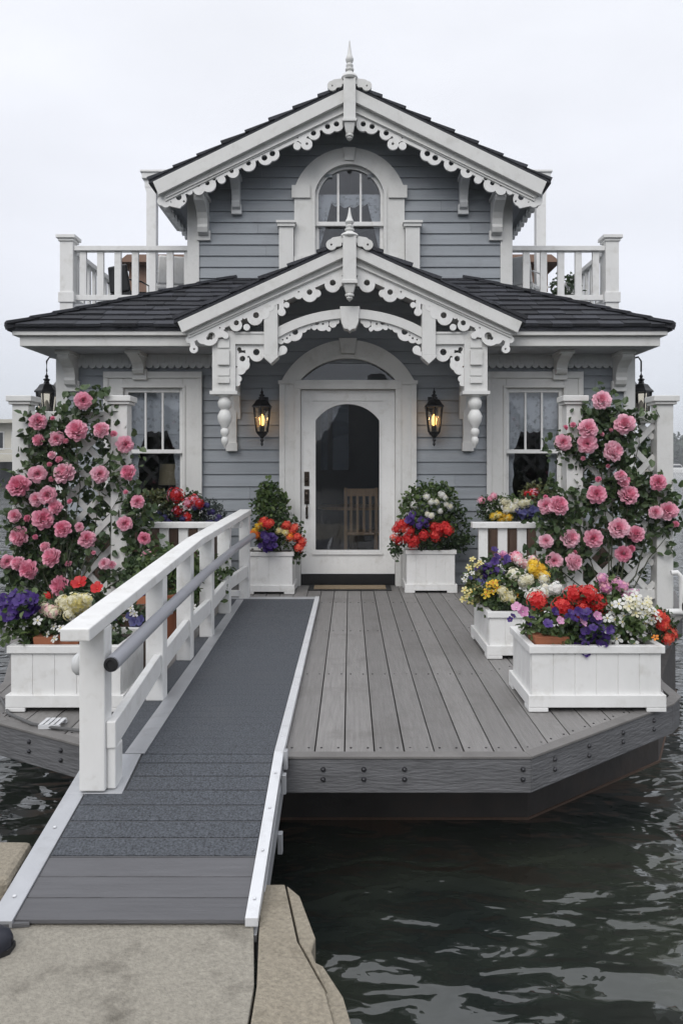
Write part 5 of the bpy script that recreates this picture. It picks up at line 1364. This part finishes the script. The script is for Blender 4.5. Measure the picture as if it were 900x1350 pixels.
plant('geranium', 'pale pink flowered geranium at the back of the long right planter', *blob(802, 780, 20, 22, Yp + .15, .08), 140, .036, 'leaf_mid',
      [('head', 'lilac', 'lightpink', .034, spots([(793, 763), (813, 768), (806, 772), (797, 775), (820, 774)], Yp + .10)), ('head', 'flower_white', 'lilac', .032, spots([(828, 786), (822, 790), (835, 782)], Yp + .08))], base=(1.35, 4.18, .31))
plant('petunia', 'clump of round white blooms behind the red geranium in the long right planter', *blob(712, 784, 18, 12, Yp + .16, .07), 90, .034, 'leaf_mid',
      [('head', 'flower_white', 'cream', .040, spots([(725, 778), (714, 782), (705, 784), (733, 776)], Yp + .10)), ('head', 'flower_white', 'cream', .028, spots([(698, 786), (718, 774)], Yp + .10))], base=(1.05, 4.18, .31))
# ---- second right planter (Y about 5.2)
Yq = 5.2
plant('bedding_plant', 'mixed leafy clump with yellow blooms in the square white planter', *blob(650, 775, 42, 30, Yq, .24), 620, .040, 'leaf_mid',
      [('daisy', 'yellow', 'orange', .032, spots([(644, 770), (650, 768), (655, 775), (642, 778), (648, 780), (655, 768), (640, 784), (682, 785)], Yq - .20)), ('head', 'yellow', 'paleyellow', .042, spots([(700, 750), (706, 756), (712, 750), (703, 744), (716, 758)], Yq - .10))], base=(1.1, 5.2, .28))
plant('petunia', 'violet blue petunia at the back of the square white planter', *blob(652, 745, 24, 14, Yq + .1, .12), 160, .034, 'leaf_dark',
      [('petunia', 'purple', 'blue', .038, spots([(645, 745), (652, 740), (655, 752), (646, 752), (664, 742), (660, 757), (668, 735), (640, 757), (630, 762), (637, 748)], Yq - .05)), ('head', 'lilac', 'pink', .028, spots([(655, 734), (663, 731)], Yq))], base=(1.05, 5.3, .28))
plant('bedding_plant', 'cream and pale pink flowers along the back of the square white planter', *blob(695, 752, 36, 20, Yq + .12, .16), 260, .036, 'leaf_mid',
      [('head', 'cream', 'flower_white', .044, spots([(688, 766), (696, 764), (690, 770), (676, 757), (716, 764)], Yq - .16)), ('head', 'lightpink', 'flower_white', .038, spots([(684, 740), (692, 744), (680, 736), (702, 738)], Yq)), ('head', 'pink', 'red', .032, spots([(675, 735), (681, 732)], Yq))], base=(1.25, 5.3, .28))
plant('bedding_plant', 'yellow green sprigs hanging at the left corner of the square white planter', *blob(624, 770, 14, 28, Yq - .02, .12), 130, .030, 'leaf_olive',
      [('daisy', 'paleyellow', 'yellow', .030, spots([(622, 737), (628, 745), (618, 748), (633, 741), (615, 786), (622, 780), (629, 772), (610, 790), (620, 792), (612, 778)], Yq - .10)), ('daisy', 'flower_white', 'paleyellow', .024, spots([(615, 758), (622, 755), (612, 764)], Yq - .1)), ('petunia', 'blue', 'lilac', .028, spots([(632, 765), (620, 762)], Yq - .08))], base=(.93, 5.1, .28))
plant('bedding_plant', 'small cream flower cluster low at the front of the square white planter', *blob(670, 790, 28, 14, Yq - .16, .08), 180, .034, 'leaf_dark',
      [('head', 'cream', 'paleyellow', .036, spots([(662, 780), (668, 786), (672, 782), (664, 788), (673, 790)], Yq - .24))], base=(1.1, 5.0, .28))
# ---- left front planter
Yl = 4.02
plant('petunia', 'violet petunia at the left end of the left front planter', *blob(36, 812, 40, 34, Yl, .15), 420, .040, 'leaf_mid',
      [('petunia', 'purple', 'blue', .044, spots([(28, 800), (42, 798), (40, 806), (48, 804), (20, 806), (24, 796), (14, 802), (36, 792), (34, 810), (12, 812), (46, 796), (2, 806), (6, 800), (18, 790), (30, 788)], Yl - .12))], base=(-1.6, 4.02, .31))
plant('bedding_plant', 'cream clustered flowers in the middle of the left front planter', *blob(95, 815, 36, 28, Yl, .14), 380, .036, 'leaf_dark',
      [('head', 'cream', 'paleyellow', .040, spots([(88, 800), (95, 803), (102, 798), (98, 792), (108, 791), (104, 806), (92, 810), (112, 798), (116, 790), (84, 794)], Yl - .12)), ('head', 'cream', 'lightpink', .036, spots([(66, 804), (72, 808), (60, 802), (76, 802)], Yl - .10)), ('daisy', 'flower_white', 'paleyellow', .024, spots([(50, 818), (32, 824), (71, 826), (80, 828), (72, 842), (62, 836), (90, 838)], Yl - .14))], base=(-1.42, 4.02, .31))
plant('geranium', 'two open red geranium flowers above the left front planter', *blob(112, 785, 24, 14, Yl + .2, .08), 160, .042, 'leaf_dark',
      [('petunia', 'red', 'coral', .044, spots([(104, 768), (128, 775)], Yl + .12)), ('head', 'red', 'red_light', .03, spots([(63, 786)], Yl + .15))], base=(-1.35, 4.2, .31))
plant('bedding_plant', 'trailing green foliage at the right corner of the left front planter', *blob(140, 835, 30, 26, Yl, .12), 260, .036, 'leaf_dark',
      [('daisy', 'flower_white', 'paleyellow', .026, spots([(146, 822), (150, 828)], Yl))], base=(-1.25, 4.02, .31))
# ---- tubs and pot behind the ramp railing
plant('petunia', 'dark blue petunia in the tall brown tub', *blob(162, 815, 34, 30, 4.5, .16), 340, .040, 'leaf_dark', [('petunia', 'blue', 'purple', .040, sprinkle(160, 815, 26, 22, 14, 4.36)), ('daisy', 'flower_white', 'paleyellow', .024, sprinkle(160, 805, 26, 20, 5, 4.34))], base=(-1.4, 4.5, .38))
plant('shrub', 'leafy green shrub in the terracotta pot', *blob(225, 760, 42, 44, 5.4, .22), 620, .05, 'leaf_mid', [('daisy', 'flower_white', 'paleyellow', .03, spots([(245, 760), (255, 800), (250, 795), (205, 770)], 5.2))], base=(-1.36, 5.35, .32), cat='shrub')
plant('shrub', 'low green shrub on the deck behind the ramp railing', *blob(270, 765, 34, 40, 6.2, .18), 420, .05, 'leaf_mid', [], base=(-1.25, 6.1, .003), cat='shrub')
plant('shrub', 'dark leafy shrub on the deck at the foot of the left trellis', *blob(190, 770, 30, 40, 6.0, .2), 380, .05, 'leaf_dark', [], base=(-1.65, 6.0, .003), cat='shrub')
# ---- left window trough
plant('geranium', 'crimson red geranium under the left window', *blob(240, 668, 36, 22, 7.42, .14), 380, .045, 'leaf_dark', [('head', 'red', 'pink_deep', .075, spots([(232, 653)], 7.3)), ('head', 'pink_deep', 'red', .060, spots([(255, 660), (248, 664)], 7.3)), ('head', 'red', 'pink_deep', .055, spots([(247, 682), (235, 674), (262, 664)], 7.28))], base=(-1.65, 7.45, .61))
plant('bedding_plant', 'yellow green leafy plant at the left end of the left window trough', *blob(204, 668, 26, 24, 7.42, .14), 420, .042, 'leaf_olive', [], base=(-1.95, 7.45, .61))
plant('lavender', 'grey blue lavender at the right end of the left window trough', *blob(278, 676, 22, 20, 7.42, .12), 300, .034, 'leaf_grey', [('head', 'blue', 'purple', .030, sprinkle(270, 678, 20, 14, 12, 7.32))], base=(-1.4, 7.45, .61))
plant('lavender', 'low blue lavender in front of the yellow green plant under the left window', *blob(222, 684, 28, 10, 7.36, .08), 160, .032, 'leaf_grey', [('head', 'blue', 'purple', .030, sprinkle(222, 683, 26, 8, 12, 7.28))], base=(-1.8, 7.38, .61))
# ---- right window trough
plant('bedding_plant', 'cream flowered plant in the middle of the right window trough', *blob(668, 668, 30, 18, 7.42, .13), 320, .040, 'leaf_mid', [('head', 'cream', 'flower_white', .052, spots([(664, 662), (672, 665), (680, 662), (668, 672), (676, 670), (688, 664), (695, 662)], 7.3))], base=(1.55, 7.45, .61))
plant('bedding_plant', 'bright yellow flowers at the front of the right window trough', *blob(660, 682, 18, 7, 7.36, .08), 90, .034, 'leaf_mid', [('head', 'yellow', 'paleyellow', .042, spots([(650, 681), (657, 679), (664, 681), (670, 683), (660, 685)], 7.28))], base=(1.5, 7.38, .61))
plant('petunia', 'dark blue petunia at the right of the right window trough', *blob(702, 676, 20, 14, 7.40, .12), 200, .038, 'leaf_dark', [('petunia', 'blue', 'purple', .050, sprinkle(702, 678, 16, 12, 14, 7.28))], base=(1.8, 7.43, .61))
plant('geranium', 'dusky red flowered plant at the left end of the right window trough', *blob(642, 670, 16, 18, 7.42, .12), 200, .038, 'leaf_dark', [('head', 'pink_deep', 'pink', .038, spots([(634, 660), (650, 654), (646, 658)], 7.34))], base=(1.38, 7.45, .61))
plant('geranium', 'crimson geranium under the right window beside pale green leaves', *blob(705, 655, 24, 20, 7.46, .12), 260, .042, 'leaf_olive', [('head', 'red', 'pink_deep', .062, spots([(695, 652), (702, 650)], 7.38))], base=(1.95, 7.48, .61))
# ---- door planters
plant('vine', 'tall twining green vine at the back of the planter left of the door', *blob(356, 668, 24, 36, 7.66, .14), 520, .055, 'leaf_mid', [], base=(-.8, 7.7, .39), clumps=8, stems=14)
plant('shrub', 'dark trailing greenery behind the orange flowers left of the door', *blob(366, 695, 34, 22, 7.62, .14), 420, .045, 'leaf_dark', [], base=(-.74, 7.6, .39))
plant('geranium', 'orange and red geraniums along the front of the planter left of the door', *blob(370, 706, 34, 18, 7.5, .10), 300, .040, 'leaf_mid', [('head', 'coral', 'red', .052, spots([(356, 690), (348, 688), (384, 700), (392, 708), (398, 714), (378, 692), (388, 696), (394, 722)], 7.36)), ('head', 'red', 'red_light', .048, spots([(352, 692), (376, 694), (398, 718)], 7.36)), ('head', 'yellow', 'paleyellow', .042, spots([(340, 694), (346, 690), (336, 700)], 7.36)), ('head', 'paleyellow', 'cream', .040, spots([(368, 700), (376, 702)], 7.36)), ('head', 'orange', 'coral', .042, spots([(338, 706), (332, 704), (382, 708)], 7.36))], base=(-.72, 7.5, .39))
plant('petunia', 'purple petunia at the middle of the planter left of the door', *blob(354, 714, 16, 14, 7.44, .08), 120, .034, 'leaf_dark', [('petunia', 'purple', 'blue', .046, sprinkle(354, 712, 13, 13, 14, 7.34))], base=(-.8, 7.45, .39))
plant('shrub', 'rounded green bush with white flowers at the back of the planter right of the door', *blob(566, 672, 40, 40, 7.7, .22), 1100, .048, 'leaf_mid', [('head', 'flower_white', 'cream', .038, spots([(562, 655), (575, 662), (582, 652), (586, 656), (588, 665), (593, 668), (568, 662), (545, 666), (580, 674)], 7.48))], base=(.8, 7.7, .39), clumps=9, cat='shrub')
plant('shrub', 'dark green mass behind the red flowers right of the door', *blob(598, 700, 26, 30, 7.72, .16), 420, .042, 'leaf_dark', [], base=(.95, 7.75, .39), cat='shrub')
plant('geranium', 'scarlet geraniums along the front of the planter right of the door', *blob(560, 706, 42, 20, 7.55, .12), 420, .040, 'leaf_dark', [('head', 'red', 'red_light', .056, spots([(528, 692), (534, 690), (540, 700), (536, 710), (544, 716), (522, 698), (572, 694), (578, 698), (586, 694), (590, 700), (574, 706), (558, 706), (547, 712), (524, 712)], 7.4)), ('head', 'coral', 'lightpink', .045, spots([(534, 698), (518, 708)], 7.38))], base=(.75, 7.58, .39))
plant('petunia', 'dark purple petunia between the scarlet geraniums right of the door', *blob(552, 686, 16, 12, 7.5, .08), 120, .034, 'leaf_dark', [('petunia', 'purple', 'blue', .048, sprinkle(550, 684, 13, 9, 12, 7.42)), ('head', 'flower_white', 'cream', .042, spots([(563, 678), (568, 680)], 7.42))], base=(.72, 7.55, .39))
plant('ivy', 'trailing ivy hanging off the left side of the planter right of the door', *blob(522, 722, 9, 18, 7.5, .06), 90, .04, 'leaf_dark', [], base=(.5, 7.55, .42))
plant('ivy', 'trailing ivy hanging off the right side of the planter left of the door', *blob(392, 728, 9, 14, 7.5, .06), 90, .04, 'leaf_dark', [], base=(-.52, 7.55, .41))
# dark plant on the right balcony
plant('shrub', 'dark leafy plant on the right balcony', (2.66, 9.4, 3.40), (.20, .2, .26), 240, .06, 'leaf_dark', [('daisy', 'flower_white', 'paleyellow', .03, 4)], base=(2.66, 9.4, 3.115), cat='shrub', group=None)

# ---------------------------------------------------------------- cable on the left deck, pipes and ropes at the right edge
cb = empty('power_cable', (-1.6, 3.8, .003), 'grey power cable lying on the left corner of the deck', 'cable')
mb = MB(); mb.tube([at(-30, 905, 4.3)[:2] + (.012,), at(2, 922, 4.05)[:2] + (.012,), at(12, 945, 3.80)[:2] + (.012,), at(42, 960, 3.65)[:2] + (.012,), at(70, 964, 3.60)[:2] + (.012,), at(112, 970, 3.55)[:2] + (.012,)], .008, 8); mb.build('cable', M['cable'], cb, smooth=True)
pl = empty('cable_clamp', (-1.42, 3.6, .003), 'small pale metal clamp plate over the cable on the left deck', 'clamp')
mb = MB(); 
for k in range(4): mb.box(-1.475 + k * .026, -1.457 + k * .026, 3.60, 3.70, .0215, .026)
mb.box(-1.478, -1.376, 3.60, 3.615, .003, .021); mb.box(-1.478, -1.376, 3.685, 3.70, .003, .021); mb.build('plate', M['alu_bright'], pl, bevel=.001)
pp = empty('mooring_pipe', (2.72, 6.35, 0), 'white bent pipe rail beside the right trellis post', 'pipe')
mb = MB(); mb.tube([(2.68, 6.34, .36), (2.73, 6.34, .365), (2.765, 6.34, .33), (2.77, 6.34, .20), (2.77, 6.34, .02)], .021, 12); mb.build('upper_pipe', M['white_clean'], pp, smooth=True)
mb = MB(); mb.tube([(2.63, 6.32, .04), (2.74, 6.32, .04), (2.775, 6.32, .035)], .026, 12); mb.build('lower_pipe', M['white_clean'], pp, smooth=True)
rp = empty('mooring_rope', (2.80, 6.3, .02), 'coil of black mooring rope hanging at the right deck edge', 'rope')
mb = MB()
for k in range(9):
    ph = k * .7; a, b = .055 + .012 * math.sin(k * 2.1), .15 + .02 * math.cos(k * 1.3); cx, cz = 2.84 + .018 * math.sin(k * 1.9), .08 + .02 * math.sin(k)
    mb.tube([(cx + a * math.sin(t * 6.283 / 14), 6.28 - .02 + .012 * k * .6, cz - b * math.cos(t * 6.283 / 14)) for t in range(15)], .012, 7)
mb.tube([(2.80, 6.27, .2), (2.84, 6.26, .28), (2.87, 6.26, .24), (2.84, 6.27, .18)], .008, 7)
mb.tube([(2.86, 6.26, -.02), (2.885, 6.25, -.14), (2.90, 6.25, -.22)], .010, 7)
mb.build('coil', M['rope'], rp, smooth=True)

# ---------------------------------------------------------------- damp air over the water: far things fade
hz = MB(); hz.box(-1801, 1801, -201, 2201, WZ - 1.0, 17)
hm = bpy.data.materials.new('haze_air'); hm.use_nodes = True
hn, hl = hm.node_tree.nodes, hm.node_tree.links; hn.clear()
ho = hn.new('ShaderNodeOutputMaterial'); hv = hn.new('ShaderNodeVolumePrincipled'); hv.inputs['Color'].default_value = (.92, .94, .97, 1); hv.inputs['Density'].default_value = .0012; hv.inputs['Anisotropy'].default_value = .3
hl.new(hv.outputs[0], ho.inputs['Volume'])
tag(hz.build('haze', hm), kind='stuff')
